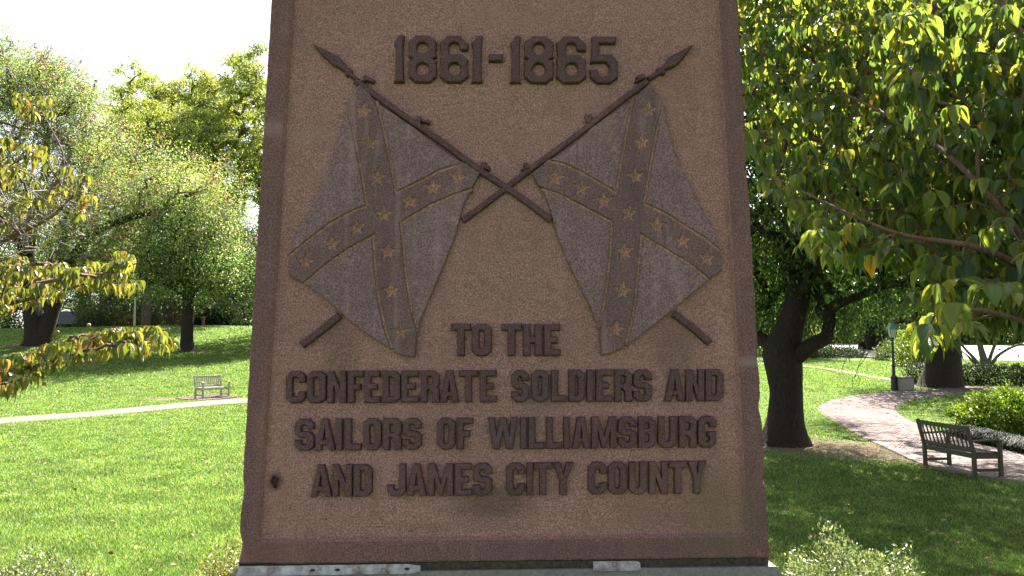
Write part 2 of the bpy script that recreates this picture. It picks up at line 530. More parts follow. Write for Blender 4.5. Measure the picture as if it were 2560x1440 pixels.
# every piece of the stone is built in the frame of the face: x along it, y into the stone, z up it
mon = empty("monument", (0, 0, 0), "brown stone monument shaft carved with crossed flags and an inscription, on a pale plinth", "monument")
MM = Matrix.Identity(4)
for i in range(3):
    MM[i][0] = XA[i]; MM[i][1] = -WA[i]; MM[i][2] = VA[i]; MM[i][3] = B0[i]
mon.matrix_world = MM
MI = MM.inverted()
DEPTH = 0.0145                                 # how far the ground of the panel lies back

def stone_mat(name, dark, light, speck, ribs=False, smoothness=.78, streak=.3, bumpd=.0012, sc=1.0):
    m, nt, bs = new_mat(name)
    p = objvec(nt)
    g1 = noise(nt, p, 260 * sc, 3.0, .6, .36, .64)
    g2 = noise(nt, p, 120 * sc, 3.0, .6, .3, .7)
    g3 = noise(nt, p, 270 * sc, 2.0, .5, .41, .59)
    big = noise(nt, p, 2.3, 4.0, .6, .3, .7)
    c = mixc(nt, g2, dark, light)
    c = mixc(nt, math_(nt, 'MULTIPLY', g1, .6), c, [x * 1.38 for x in light])
    c = mixc(nt, math_(nt, 'MULTIPLY', big, .45), c, [x * .74 for x in dark])
    c = mixc(nt, math_(nt, 'MULTIPLY', g3, .75), c, [x * .52 for x in dark])
    c = mixc(nt, math_(nt, 'MULTIPLY', noise(nt, p, 17.0, 4.0, .65, .5, .75), .30), c, [x * .62 for x in dark])
    red = noise(nt, scaled(nt, p, (1, 1, .5)), 5.0, 3.0, .6, .58, .78)
    c = mixc(nt, math_(nt, 'MULTIPLY', red, .35), c, (.36, .20, .14))
    # dark mineral specks
    vo = N(nt, "ShaderNodeTexVoronoi"); vo.inputs["Scale"].default_value = 210 * sc
    nt.links.new(p, vo.inputs["Vector"])
    r = N(nt, "ShaderNodeMapRange"); r.inputs[1].default_value = .30; r.inputs[2].default_value = .18
    nt.links.new(vo.outputs["Distance"], r.inputs[0])
    pick = N(nt, "ShaderNodeSeparateColor"); nt.links.new(vo.outputs["Color"], pick.inputs[0])
    sp = math_(nt, 'MULTIPLY', r.outputs[0], math_(nt, 'GREATER_THAN', pick.outputs[0], speck))
    c = mixc(nt, math_(nt, 'MULTIPLY', sp, .6), c, (.035, .028, .028))
    # rain streaks running down the face
    st = noise(nt, scaled(nt, p, (1, 1, .07)), 26.0, 3.0, .6, .5, .8)
    st2 = noise(nt, p, 3.1, 2.0, .5, .4, .7)
    c = mixc(nt, math_(nt, 'MULTIPLY', math_(nt, 'MULTIPLY', st, st2), streak), c, [x * .55 for x in dark])
    # lighter lime runs and rubbed patches
    lr = noise(nt, scaled(nt, p, (1, 1, .10)), 34.0, 2.0, .5, .56, .74)
    c = mixc(nt, math_(nt, 'MULTIPLY', lr, streak * .42), c, [min(1, x * 1.55) for x in light])
    wp = noise(nt, p, 38.0, 3.0, .65, .56, .72)
    c = mixc(nt, math_(nt, 'MULTIPLY', wp, .30 if not ribs else .10), c, [x * 1.5 for x in light])
    # stains with a place of their own, and the painted flare tint
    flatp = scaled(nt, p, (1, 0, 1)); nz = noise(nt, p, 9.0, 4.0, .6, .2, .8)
    for (px, py, rx, ry, a, col) in STAINS_FLARE:
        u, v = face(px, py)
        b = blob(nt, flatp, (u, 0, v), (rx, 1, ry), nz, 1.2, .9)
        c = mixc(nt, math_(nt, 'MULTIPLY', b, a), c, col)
    nt.links.new(c, bs.inputs["Base Color"])
    bs.inputs["Roughness"].default_value = smoothness; bs.inputs["Specular IOR Level"].default_value = .3
    h = math_(nt, 'ADD', g1, math_(nt, 'MULTIPLY', g2, .8))
    if ribs:
        rb = noise(nt, scaled(nt, p, (.22, 1, 1.0)), 240, 2.0, .5, .3, .7)
        h = math_(nt, 'ADD', h, math_(nt, 'MULTIPLY', rb, .7))
        c2 = mixc(nt, math_(nt, 'MULTIPLY', rb, .25), c, [x * .45 for x in dark]); nt.links.new(c2, bs.inputs["Base Color"])
    h = math_(nt, 'SUBTRACT', h, math_(nt, 'MULTIPLY', sp, 1.5))
    bump(nt, bs, h, .9, bumpd)
    return m
STAINS_FLARE = [(1345, 1000, .05, .04, .25, (.07, .07, .10)), (1270, 1085, .06, .035, .22, (.07, .07, .10)), (1640, 1290, .09, .04, .22, (.10, .065, .06)), (1010, 840, .04, .03, .2, (.09, .07, .06)), (760, 80, .03, .05, .2, (.12, .09, .07)), (1150, 1320, .16, .012, .25, (.13, .09, .08)),  # the bluish pair is lens-flare tint put into the stone colour
          (1235, 1262, .085, .035, .55, (.05, .035, .03)), (1800, 1275, .075, .10, .42, (.13, .115, .05)),
          (850, 875, .035, .06, .35, (.07, .05, .04)), (1690, 880, .045, .07, .38, (.07, .05, .04)), (1500, 760, .10, .05, .12, (.10, .07, .05)),
          (683, 1205, .016, .020, .85, (.07, .035, .03)), (1270, 40, .10, .03, .28, (.32, .16, .12)), (770, 340, .06, .018, .25, (.36, .26, .21)),
          (700, 1385, .12, .03, .30, (.20, .10, .07)), (1500, 1375, .25, .02, .35, (.10, .065, .06)), (925, 705, .02, .10, .18, (.10, .08, .07)),
          (1330, 560, .16, .05, .10, (.14, .11, .07)), (668, 320, .05, .02, .35, (.34, .24, .20)), (1885, 905, .05, .012, .4, (.34, .26, .23)),
          (890, 1070, .14, .03, .14, (.14, .10, .09)), (1250, 700, .16, .10, .12, (.13, .10, .07)), (1120, 1190, .10, .05, .12, (.16, .11, .10))]
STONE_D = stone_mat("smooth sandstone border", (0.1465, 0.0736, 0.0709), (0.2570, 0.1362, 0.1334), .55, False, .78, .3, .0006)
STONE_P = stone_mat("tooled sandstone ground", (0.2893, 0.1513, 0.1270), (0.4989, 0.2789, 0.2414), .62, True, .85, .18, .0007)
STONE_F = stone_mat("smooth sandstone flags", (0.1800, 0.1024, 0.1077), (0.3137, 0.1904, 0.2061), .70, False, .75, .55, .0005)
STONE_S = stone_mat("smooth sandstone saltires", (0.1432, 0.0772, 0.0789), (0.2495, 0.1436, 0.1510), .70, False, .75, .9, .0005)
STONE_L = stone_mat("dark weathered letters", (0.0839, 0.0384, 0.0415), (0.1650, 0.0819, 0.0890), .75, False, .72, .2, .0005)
STONE_G = stone_mat("star cuts", (0.2924, 0.1566, 0.1173), (0.5087, 0.2890, 0.2277), .70, False, .85, .1, .0006)

def area2(p): return sum(p[i - 1][0] * p[i][1] - p[i][0] * p[i - 1][1] for i in range(len(p)))
def ccw(p): return p if area2(p) > 0 else p[::-1]
def offset(p, d, closed=True):
    """move a polyline to its left by d (a counter-clockwise polygon shrinks)"""
    n = len(p); out = []
    for i in range(n):
        a = p[i - 1] if (closed or i > 0) else None
        b = p[(i + 1) % n] if (closed or i < n - 1) else None
        c = p[i]
        def nrm(u, v):
            dx, dy = v[0] - u[0], v[1] - u[1]; L = math.hypot(dx, dy) or 1e-9
            return (-dy / L, dx / L)
        n1 = nrm(a, c) if a is not None else nrm(c, b)
        n2 = nrm(c, b) if b is not None else n1
        mx, my = n1[0] + n2[0], n1[1] + n2[1]; L = mx * mx + my * my
        k = 2.0 / max(L, 1.0)
        out.append((c[0] + mx * k * d, c[1] + my * k * d))
    return out
def relief(name, loops, mat, parent=None, top=0.0, bev=.0022, flare=.0008, bot=None, round_=False, jit=0.0, seed=0):
    """a raised piece of stone: outline(s) in face metres; first loop outside, others holes"""
    rng = random.Random(seed * 7 + len(loops[0]))
    bot = -DEPTH - .001 if bot is None else bot
    L = [ccw(list(loops[0]))] + [ccw(list(h))[::-1] for h in loops[1:]]
    if jit:
        L = [[(x + rng.gauss(0, jit), y + rng.gauss(0, jit)) for x, y in l] for l in L]
    prof = [(bev, top), (bev * .35, top - bev * .35), (0, top - bev), (-flare, bot)]
    if round_: prof = [(bev, top), (bev * .62, top - bev * .12), (bev * .25, top - bev * .42), (0, top - bev), (-flare, bot)]
    V = []; Fc = []; starts = []
    for (d, z) in prof:
        st = []
        for l in L:
            st.append(len(V)); V += [(x, -z, y) for x, y in offset(l, d)]
        starts.append(st)
    for k in range(len(prof) - 1):
        for li, l in enumerate(L):
            a, b = starts[k][li], starts[k + 1][li]; n = len(l)
            for i in range(n):
                j = (i + 1) % n
                Fc.append((a + i, b + i, b + j, a + j))
    def newv(x, v): V.append((x, -top, v)); return len(V) - 1
    for ids in fill([[(V[starts[0][li] + i][0], V[starts[0][li] + i][2], starts[0][li] + i) for i in range(len(l))] for li, l in enumerate(L)], newv):
        a, b, c = [V[i] for i in ids]
        if (b[0] - a[0]) * (c[2] - a[2]) - (b[2] - a[2]) * (c[0] - a[0]) < 0: ids = ids[::-1]
        Fc.append(tuple(ids))
    me = bpy.data.meshes.new(name); me.from_pydata(V, [], Fc); me.update(); me.materials.append(mat)
    return link(name, me, parent or mon)

# ---- the shaft with its sunk panel
oL0, oL1 = face(677, 0), face(592, 1408); oR0, oR1 = face(1846, 0), face(1926, 1396)
pL0, pL1 = face(728, 0), face(641, 1357); pR0, pR1 = face(1797, 0), face(1872, 1342)
H = 3.1
def ext(a, b, v): t = (v - a[1]) / (b[1] - a[1]); return (a[0] + (b[0] - a[0]) * t, v)
vp = max(pL0[1], pR0[1]) + .55               # the panel ends above the frame
v0 = 0.0
OUT = [ext(oL0, oL1, v0), ext(oR0, oR1, v0), ext(oR0, oR1, H), ext(oL0, oL1, H)]
INN = [pL1, pR1, ext(pR0, pR1, vp), ext(pL0, pL1, vp)]
TH = 1.15
def edge_pts(a, b, n): return [(a[0] + (b[0] - a[0]) * i / n, a[1] + (b[1] - a[1]) * i / n) for i in range(n)]
mb = MB()
rng = random.Random(4)
# outer rim with a worn arris
nseg = [60, 260, 40, 260]
rim = []
for k in range(4): rim += edge_pts(OUT[k], OUT[(k + 1) % 4], nseg[k])
chips = [(oR1[0] - .004, .35, .018, .006), (oR1[0], .18, .012, .005), (oL1[0], .16, .03, .005), (oL1[0], .045, .02, .008), (oR1[0], .46, .010, .004), (oR1[0] - .02, .93, .02, .004), (OUT[0][0] + .02, .02, .02, .004)]
def chipd(x, v):
    d = .0005 * rng.random() + .0007 * (math.sin(v * 31 + x * 5) * math.sin(v * 83) > .3)
    for (cx, cv, r_, dd) in chips:
        if abs(x - cx) < .08: d += dd * math.exp(-((v - cv) / r_) ** 2)
    return d
ce = [chipd(x, v) for x, v in rim]
n = len(rim)
def insetp(P, ds):
    base = offset(P, 1.0); return [(p[0] + (b[0] - p[0]) * d, p[1] + (b[1] - p[1]) * d) for p, b, d in zip(P, base, ds)]
r_front = insetp(rim, [.005 + c for c in ce]); r_mid = insetp(rim, [.0012 + c * .8 for c in ce])
top_narrow = math.tan(R(2.0))
rings = []
rings.append([(x, 0.0, v) for x, v in r_front]); rings.append([(x, .0015 + ce[i], v) for i, (x, v) in enumerate(r_mid)])
rings.append([(x, .006 + ce[i], v) for i, (x, v) in enumerate(insetp(rim, [c * .6 for c in ce]))])
rings.append([(x, TH - .05 - 2 * v * top_narrow, v) for x, v in rim])
V = []; st = []
for rg in rings: st.append(len(V)); V += rg
Fc = []
for k in range(3):
    for i in range(n):
        j = (i + 1) % n; Fc.append((st[k] + i, st[k + 1] + i, st[k + 1] + j, st[k] + j))
Fc.append(tuple(st[3] + i for i in range(n))[::-1])
# front border: ring between rim and panel opening, with its inner slope
inn = [(x, 0.0, v) for x, v in INN]; innd = offset(INN, .004)
ib = len(V); V += inn; V += [(x, .003, v) for x, v in offset(INN, .0012)]; V += [(x, DEPTH + .004, v) for x, v in offset(INN, .0075)]
for ids in fill([[(V[i][0], V[i][2], i) for i in range(n)], [(V[ib + i][0], V[ib + i][2], ib + i) for i in (3, 2, 1, 0)]], lambda x, v: (V.append((x, 0.0, v)), len(V) - 1)[1]):
    a, b, c = [V[i] for i in ids]
    if (b[0] - a[0]) * (c[2] - a[2]) - (b[2] - a[2]) * (c[0] - a[0]) < 0: ids = ids[::-1]
    Fc.append(tuple(ids))
for k in range(2):
    for i in range(4):
        j = (i + 1) % 4; Fc.append((ib + 4 * k + i, ib + 4 * k + j, ib + 4 * k + 4 + j, ib + 4 * k + 4 + i))
me = bpy.data.meshes.new("shaft"); me.from_pydata(V, [], Fc); me.update(); me.materials.append(STONE_D); me.materials.append(STONE_P)
for p_ in me.polygons[-8:]: p_.material_index = 1
link("shaft", me, mon)
# ground of the panel: gently uneven sheet
nu, nv = 60, 80
a_ = offset(INN, .001)
P = []
for j in range(nv + 1):
    for i in range(nu + 1):
        s, t = i / nu, j / nv
        l = (a_[0][0] + (a_[3][0] - a_[0][0]) * t, a_[0][1] + (a_[3][1] - a_[0][1]) * t); r_ = (a_[1][0] + (a_[2][0] - a_[1][0]) * t, a_[1][1] + (a_[2][1] - a_[1][1]) * t)
        x = l[0] + (r_[0] - l[0]) * s; v = l[1] + (r_[1] - l[1]) * s
        P.append((x, DEPTH + .0006 * math.sin(x * 23 + v * 9) * math.sin(v * 31 - x * 7), v))
I, J = np.meshgrid(np.arange(nu), np.arange(nv)); q = (J * (nu + 1) + I).ravel()
link("panel", npmesh("panel", P, np.stack([q, q + 1, q + nu + 2, q + nu + 1], -1), STONE_P, True), mon)

# ---- block capitals and numerals
def glyph(ch, W, Hh, s):
    c = min(.15 * Hh, W * .28); i = .05 * Hh; sv = s * .90
    if W < 2.1 * s and ch not in "I1-": s = W * .36
    def O_(x0, x1, y0, y1, c): return [(x0 + c, y0), (x1 - c, y0), (x1, y0 + c), (x1, y1 - c), (x1 - c, y1), (x0 + c, y1), (x0, y1 - c), (x0, y0 + c)]
    def ring(x, y, r, n=16, ry=None): return [(x + r * math.cos(2 * math.pi * k / n), y + (ry or r) * math.sin(2 * math.pi * k / n)) for k in range(n)]
    if ch == 'I': return [[(0, 0), (W, 0), (W, Hh), (0, Hh)]]
    if ch == '-': return [[(0, 0), (W, 0), (W, Hh), (0, Hh)]]
    if ch == 'L': return [[(0, 0), (W, 0), (W, sv * 1.05), (s, sv * 1.05), (s, Hh), (0, Hh)]]
    if ch == 'T': k = (W - s) / 2; return [[(k, 0), (k + s, 0), (k + s, Hh - sv), (W, Hh - sv), (W, Hh), (0, Hh), (0, Hh - sv), (k, Hh - sv)]]
    if ch == 'H': m = (Hh - sv) / 2; return [[(0, 0), (s, 0), (s, m), (W - s, m), (W - s, 0), (W, 0), (W, Hh), (W - s, Hh), (W - s, m + sv), (s, m + sv), (s, Hh), (0, Hh)]]
    if ch == 'F': m = Hh * .40; return [[(0, 0), (s, 0), (s, m), (W * .80, m), (W * .80, m + sv), (s, m + sv), (s, Hh - sv), (W, Hh - sv), (W, Hh), (0, Hh)]]
    if ch == 'E': m = (Hh - sv) / 2; return [[(0, 0), (W, 0), (W, sv), (s, sv), (s, m), (W * .80, m - 0), (W * .80, m + sv), (s, m + sv), (s, Hh - sv), (W * .97, Hh - sv), (W * .97, Hh), (0, Hh)]]
    if ch == 'N': return [[(0, 0), (s * .95, 0), (s * .95, Hh * .56), (W - s * .95, 0), (W, 0), (W, Hh), (W - s * .95, Hh), (W - s * .95, Hh * .44), (s * .95, Hh), (0, Hh)]]
    if ch == 'M': k = s * .92; return [[(0, 0), (k, 0), (k, Hh * .60), (W * .5 - k * .25, 0), (W * .5 + k * .25, 0), (W - k, Hh * .60), (W - k, 0), (W, 0), (W, Hh), (W - k * 1.15, Hh), (W * .5, Hh * .38), (k * 1.15, Hh), (0, Hh)]]
    if ch == 'W': k = s * .95; return [[(W * .16, 0), (W * .16 + k, 0), (W * .5, Hh * .62), (W * .84 - k, 0), (W * .84, 0), (W, Hh), (W - k, Hh), (W * .80 - k * .35, Hh * .42), (W * .5 + k * .5, Hh), (W * .5 - k * .5, Hh), (W * .20 + k * .35, Hh * .42), (k, Hh), (0, Hh)]]
    if ch == 'A':
        k = (W - s * 1.05) / 2; g = W / 2
        def xl(y): return k * y / Hh
        y1, y2, y3 = Hh * .18, Hh * .18 + sv * .85, Hh * .74
        return [[(0, 0), (s * .98, 0), (xl(y1) + s * .98, y1), (W - xl(y1) - s * .98, y1), (W - s * .98, 0), (W, 0), (W - k, Hh), (k, Hh)],
                [(xl(y2) + s * .98, y2), (W - xl(y2) - s * .98, y2), (g, y3)]]
    if ch == 'Y': k = (W - s) / 2; m = Hh * .44; return [[(k, 0), (k + s, 0), (k + s, m), (W, Hh), (W - s * 1.05, Hh), (W / 2, Hh * .62), (s * 1.05, Hh), (0, Hh), (k, m)]]
    if ch == 'U': return [[(c, 0), (W - c, 0), (W, c), (W, Hh), (W - s, Hh), (W - s, sv + i), (W - s - i, sv), (s + i, sv), (s, sv + i), (s, Hh), (0, Hh), (0, c)]]
    if ch == 'J': return [[(c, 0), (W - c, 0), (W, c), (W, Hh), (W - s, Hh), (W - s, sv + i), (W - s - i, sv), (s + i, sv), (s, sv + i), (s, Hh * .34), (0, Hh * .34), (0, c)]]
    if ch == 'O': return [O_(0, W, 0, Hh, c), O_(s, W - s, sv, Hh - sv, i)]
    if ch == 'D': return [[(0, 0), (W - c, 0), (W, c), (W, Hh - c), (W - c, Hh), (0, Hh)], [(s, sv), (W - s - i, sv), (W - s, sv + i), (W - s, Hh - sv - i), (W - s - i, Hh - sv), (s, Hh - sv)]]
    if ch == 'C': return [[(c, 0), (W - c, 0), (W, c), (W, .35 * Hh), (W - s, .35 * Hh), (W - s, sv + i), (W - s - i, sv), (s + i, sv), (s, sv + i), (s, Hh - sv - i), (s + i, Hh - sv), (W - s - i, Hh - sv), (W - s, Hh - sv - i), (W - s, .65 * Hh), (W, .65 * Hh), (W, Hh - c), (W - c, Hh), (c, Hh), (0, Hh - c), (0, c)]]
    if ch == 'G': return [[(c, 0), (W - c, 0), (W, c), (W, .50 * Hh), (W * .52, .50 * Hh), (W * .52, .50 * Hh - sv * .75), (W - s, .50 * Hh - sv * .75), (W - s, sv + i), (W - s - i, sv), (s + i, sv), (s, sv + i), (s, Hh - sv - i), (s + i, Hh - sv), (W - s - i, Hh - sv), (W - s, Hh - sv - i), (W - s, .66 * Hh), (W, .66 * Hh), (W, Hh - c), (W - c, Hh), (c, Hh), (0, Hh - c), (0, c)]]
    if ch == 'S': return [[(c, 0), (W - c, 0), (W, c), (W, .48 * Hh), (W - c, .59 * Hh), (s + i, .59 * Hh), (s, .59 * Hh + i), (s, Hh - sv - i), (s + i, Hh - sv), (W - s - i, Hh - sv), (W - s, Hh - sv - i), (W - s, .68 * Hh), (W, .68 * Hh), (W, Hh - c), (W - c, Hh), (c, Hh), (0, Hh - c), (0, .53 * Hh), (c, .41 * Hh), (W - s - i, .41 * Hh), (W - s, .41 * Hh - i), (W - s, sv + i), (W - s - i, sv), (s + i, sv), (s, sv + i), (s, .32 * Hh), (0, .32 * Hh), (0, c)]]
    if ch == 'R': return [[(0, 0), (s, 0), (s, .40 * Hh), (W * .44, .40 * Hh), (W - s * 1.02, .30 * Hh), (W - s * 1.02, 0), (W, 0), (W, .38 * Hh), (W * .90, .47 * Hh), (W, .56 * Hh), (W, Hh - c), (W - c, Hh), (0, Hh)],
                          [(s, .40 * Hh + sv * .8), (W - s - i, .40 * Hh + sv * .8), (W - s, .40 * Hh + sv * .8 + i), (W - s, Hh - sv - i), (W - s - i, Hh - sv), (s, Hh - sv)]]
    if ch == 'B': return [[(0, 0), (W - c, 0), (W, c), (W, .44 * Hh), (W * .90, .52 * Hh), (W * .96, .60 * Hh), (W * .96, Hh - c), (W * .96 - c, Hh), (0, Hh)],
                          [(s, sv), (W - s - i, sv), (W - s, sv + i), (W - s, .46 * Hh - i), (W - s - i, .46 * Hh), (s, .46 * Hh)],
                          [(s, .46 * Hh + sv * .8), (W - s - i, .46 * Hh + sv * .8), (W - s, .46 * Hh + sv * .8 + i), (W - s, Hh - sv - i), (W - s - i, Hh - sv), (s, Hh - sv)]]
    # tuscan numerals with round counters
    if ch == '1': return [[(0, 0), (W, 0), (W * .90, Hh * .12), (W * .88, Hh * .5), (W * .90, Hh * .88), (W, Hh), (W * .42, Hh), (W * .30, Hh * .92), (0, Hh * .85), (W * .14, Hh * .74), (W * .16, Hh * .5), (W * .12, Hh * .12)]]
    if ch == '8': return [[(c, 0), (W - c, 0), (W - c * .55, Hh * .06), (W - c * .1, Hh * .10), (W, Hh * .22), (W * .98, Hh * .38), (W, Hh * .45), (W * .84, Hh * .50), (W, Hh * .55), (W * .97, Hh * .66), (W, Hh * .84), (W - c * .1, Hh * .89), (W - c * .8, Hh * .95), (W - c, Hh), (c, Hh), (c * .8, Hh * .95), (c * .1, Hh * .89), (0, Hh * .84), (W * .03, Hh * .66), (0, Hh * .55), (W * .16, Hh * .50), (0, Hh * .45), (W * .02, Hh * .38), (0, Hh * .20), (c * .1, Hh * .11), (c * .55, Hh * .06)],
                          ring(W * .5, Hh * .735, W * .215), ring(W * .5, Hh * .285, W * .23)]
    if ch == '6': return [[(c, 0), (W - c, 0), (W - c * .6, Hh * .05), (W, Hh * .12), (W, Hh * .28), (W * .97, Hh * .38), (W, Hh * .48), (W * .88, Hh * .54), (W * .80, Hh * .60), (W * .42, Hh * .60), (W * .34, Hh * .57), (W * .31, Hh * .66), (W * .31, Hh * .78), (W * .38, Hh * .85), (W * .55, Hh * .87), (W * .66, Hh * .83), (W * .72, Hh * .72), (W * .80, Hh * .69), (W, Hh * .70), (W, Hh * .84), (W - c * .9, Hh * .94), (W - c, Hh), (c, Hh), (c * .7, Hh * .94), (0, Hh * .86), (W * .04, Hh * .6), (0, Hh * .5), (W * .03, Hh * .3), (0, Hh * .12), (c * .6, Hh * .05)],
                          ring(W * .52, Hh * .29, W * .23)]
    if ch == '5': return [[(c, 0), (W - c, 0), (W - c * .6, Hh * .06), (W, Hh * .12), (W * .97, Hh * .30), (W, Hh * .46), (W * .88, Hh * .54), (W * .80, Hh * .62), (W * .36, Hh * .62), (W * .30, Hh * .60), (W * .32, Hh * .72), (W * .32, Hh * .86), (W * .90, Hh * .86), (W * .95, Hh), (W * .06, Hh), (W * .09, Hh * .8), (W * .03, Hh * .5), (0, Hh * .44), (W * .30, Hh * .45), (W * .45, Hh * .46), (W * .60, Hh * .44), (W * .70, Hh * .36), (W * .70, Hh * .24), (W * .60, Hh * .16), (W * .45, Hh * .13), (W * .32, Hh * .17), (W * .27, Hh * .25), (W * .25, Hh * .29), (0, Hh * .28), (W * .02, Hh * .12), (c * .6, Hh * .06)]]
    raise ValueError(ch)
LINES = [
 ("1861-1865", [(985, 1010), (1021, 1091), (1100, 1170), (1179, 1206), (1223, 1257), (1276.5, 1301.5), (1311, 1384), (1392, 1465), (1476, 1545.5)], (86.5, 203), (90.5, 206), .19),
 ("TOTHE", [(1128, 1176.6), (1180, 1229), (1255, 1304), (1308.6, 1355.6), (1361, 1401.8)], (809, 889), (810, 889), .22),
 ("CONFEDERATESOLDIERSAND", [(713.6, 762), (766, 813.6), (818, 864.5), (869, 908), (910, 950), (956, 1000), (1003, 1046), (1052, 1097.5), (1100, 1146.5), (1148, 1194), (1200, 1241.5), (1279.7, 1321.7), (1329.5, 1372), (1379, 1417), (1423, 1462.5), (1468, 1485), (1491, 1531), (1537.5, 1581), (1585, 1631), (1663, 1713), (1716.5, 1762), (1765, 1810)], (928.5, 1007.5), (923, 1002.5), .205),
 ("SAILORSOFWILLIAMSBURG", [(735, 783.7), (785, 837), (839, 855), (861.5, 901.5), (907, 952), (957.5, 1002.7), (1007, 1053), (1093, 1137.6), (1142.7, 1182), (1221, 1293.7), (1302, 1317), (1321.7, 1360.6), (1366.4, 1404.5), (1410, 1424.8), (1430.6, 1477), (1480, 1541.5), (1546.5, 1592), (1597, 1640.6), (1646.5, 1692.4), (1699, 1743), (1746.8, 1792)], (1048.5, 1127), (1041, 1119), .205),
 ("ANDJAMESCITYCOUNTY", [(775, 828.4), (830, 879), (883.6, 929.5), (967, 1014), (1015.8, 1065.6), (1070, 1132.5), (1137.6, 1178.4), (1183, 1229.8), (1266.4, 1312), (1317.8, 1333), (1335, 1380.8), (1384, 1433.7), (1472, 1517), (1522, 1567.5), (1573.7, 1617.3), (1624, 1671), (1672.5, 1719.6), (1722, 1767)], (1163.5, 1243.5), (1154, 1234.5), .205),
]
for txt, xs, (ta, ba), (tb, bb), k in LINES:
    x0, x1 = xs[0][0], xs[-1][1]
    for ch, (a, b) in zip(txt, xs):
        t = ((a + b) / 2 - x0) / (x1 - x0)
        top, bot = ta + (tb - ta) * t, ba + (bb - ba) * t
        if ch == '-': top, bot = 133.5, 151
        W, Hh = b - a, bot - top
        s = Hh * k if ch != '-' else 10
        if txt[0] == '1': s = 26
        loops = glyph(ch, W, Hh, s)
        slope = (-.0105 if top > 500 else .005)
        loops = [[face(a + x, bot - y + slope * (x - W / 2)) for x, y in l] for l in loops]
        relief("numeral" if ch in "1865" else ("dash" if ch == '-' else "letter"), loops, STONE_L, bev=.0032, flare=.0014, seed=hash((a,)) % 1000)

# ---- crossed flags
def star_px(cx, cy, r, rot=0.0):
    return [(cx + rr * math.sin(rot + k * math.pi / 5), cy - rr * math.cos(rot + k * math.pi / 5)) for k in range(10) for rr in [r if k % 2 == 0 else r * .40]]
def flag(name_lab, knot, outR, A, B, C, D, OUTP, stars, sgn):
    """A outer-upper, B inner-upper (pole side), C inner-lower, D outer-lower edging lines; OUTP outline pieces between them"""
    fl = empty("flag"); fl.parent = mon; 
    g = 3.4
    def off(P, d): return offset(P, d, closed=False)
    s = sgn
    # sides: offset() moves to the left of travel in a frame with y down, so signs are set per line
    fields = [OUTP['left'] + off(A, s * g)[::-1], OUTP['top'] + off(B, -s * g)[::-1], OUTP['right'] + off(C, -s * g)[::-1], OUTP['bottom'] + off(D, s * g)[::-1]]
    for f_ in fields: relief("flag_field", [FP(f_)], STONE_F, fl, top=-.0008, bev=.0034, flare=.0004)
    for ln in (A, B, C, D): relief("edging", [FP(off(ln, 4.6) + off(ln, -4.6)[::-1])], STONE_G, fl, top=-.0060, bev=.0014)
    cross = OUTP['tip'] + off(A, -s * g) + OUTP['ltip'] + off(D, -s * g) + OUTP['btip'] + off(C, s * g)[::-1] + OUTP['rtip'] + off(B, s * g)[::-1]
    stl = [star_px(x, y, r_, ro) for x, y, r_, ro in stars]
    cr = relief("saltire", [FP(cross)] + [FP(p) for p in stl], STONE_S, fl, top=-.0002, bev=.0026, flare=.0004)
    for (x, y, r_, ro), p in zip(stars, stl):
        q = FP(p); c = face(x, y)
        V = [(u, .0002 + .0012, v) for u, v in offset(ccw(q), -.0004)] + [(c[0], .0088, c[1])]
        # five-pointed hollow star: arms fall to the middle, the ground between them rises
        Fc = [(i, (i + 1) % 10, 10) for i in range(10)]
        me = bpy.data.meshes.new("star"); me.from_pydata(V, [], Fc); me.update(); me.materials.append(STONE_G)
        link("star", me, fl)
    return fl
rr = random.Random(2)
def st(pts): return [(x, y, 24 + rr.uniform(-1.2, 1.2), rr.uniform(-.12, .12)) for x, y in pts]
A = [(867, 262), (888, 348), (902, 424.5), (917, 514), (875, 531), (824.5, 559), (770, 600.4), (722, 639)]
B = [(940, 249), (957.7, 320), (975, 400), (989.5, 482), (1044.5, 455.7), (1096.5, 428), (1166, 404)]
C = [(1181, 472), (1135, 486.7), (1077, 512), (1001.4, 557), (1008.6, 616.7), (1014, 689), (1026.7, 761), (1044, 828)]
D = [(759, 709), (810, 665.4), (871.4, 622), (933, 589), (936.4, 652.8), (947, 754), (961.7, 819), (979, 871)]
flag("", None, None, A, B, C, D, dict(
    left=[(866, 280), (852, 318.6), (843, 362), (826, 410.6), (801.5, 466), (773.7, 518), (749.4, 560), (736, 584), (727, 616.7), (724, 628)],
    top=[(952, 262), (968, 272), (1002.8, 297), (1041, 322), (1061.8, 340), (1096.5, 366), (1127.8, 390), (1150, 403)],
    right=[(1174, 482), (1160, 508), (1149.5, 544.5), (1142.3, 577), (1117, 642), (1095.3, 696), (1070, 754), (1047, 812)],
    bottom=[(768, 714), (784.7, 726.8), (815.4, 748.5), (853, 782.8), (882, 808), (925.6, 840.6), (966, 865)],
    tip=[(909, 216), (897, 211), (871, 252)], ltip=[(721.5, 660), (721.5, 685), (742, 700)], btip=[(987, 880.3), (1005, 889), (1037.5, 892), (1040, 850)],
    rtip=[(1191, 449), (1200, 431), (1190, 425), (1174, 414)]),
    st([(907, 279), (923, 358.5), (942, 443.5), (959.4, 535.5), (969, 629), (978, 727), (999.6, 829.8), (1143, 443.5), (1081, 469.6), (1023.6, 502.5), (891, 569.7), (828, 609.5), (763, 654.6)]), 1)
A2 = [(1659, 262), (1641, 337.7), (1627, 414), (1611, 509), (1666, 535.4), (1720, 569.7), (1763.6, 596.8), (1803, 629)]
B2 = [(1583, 247), (1569.7, 316.9), (1556, 393), (1541, 481.7), (1496.9, 455.7), (1448, 428), (1406.6, 408.8), (1366, 400)]
C2 = [(1356, 472), (1402.5, 486.7), (1456.7, 515.6), (1530.7, 555.3), (1527, 624), (1520, 699.7), (1511, 761), (1497, 821)]
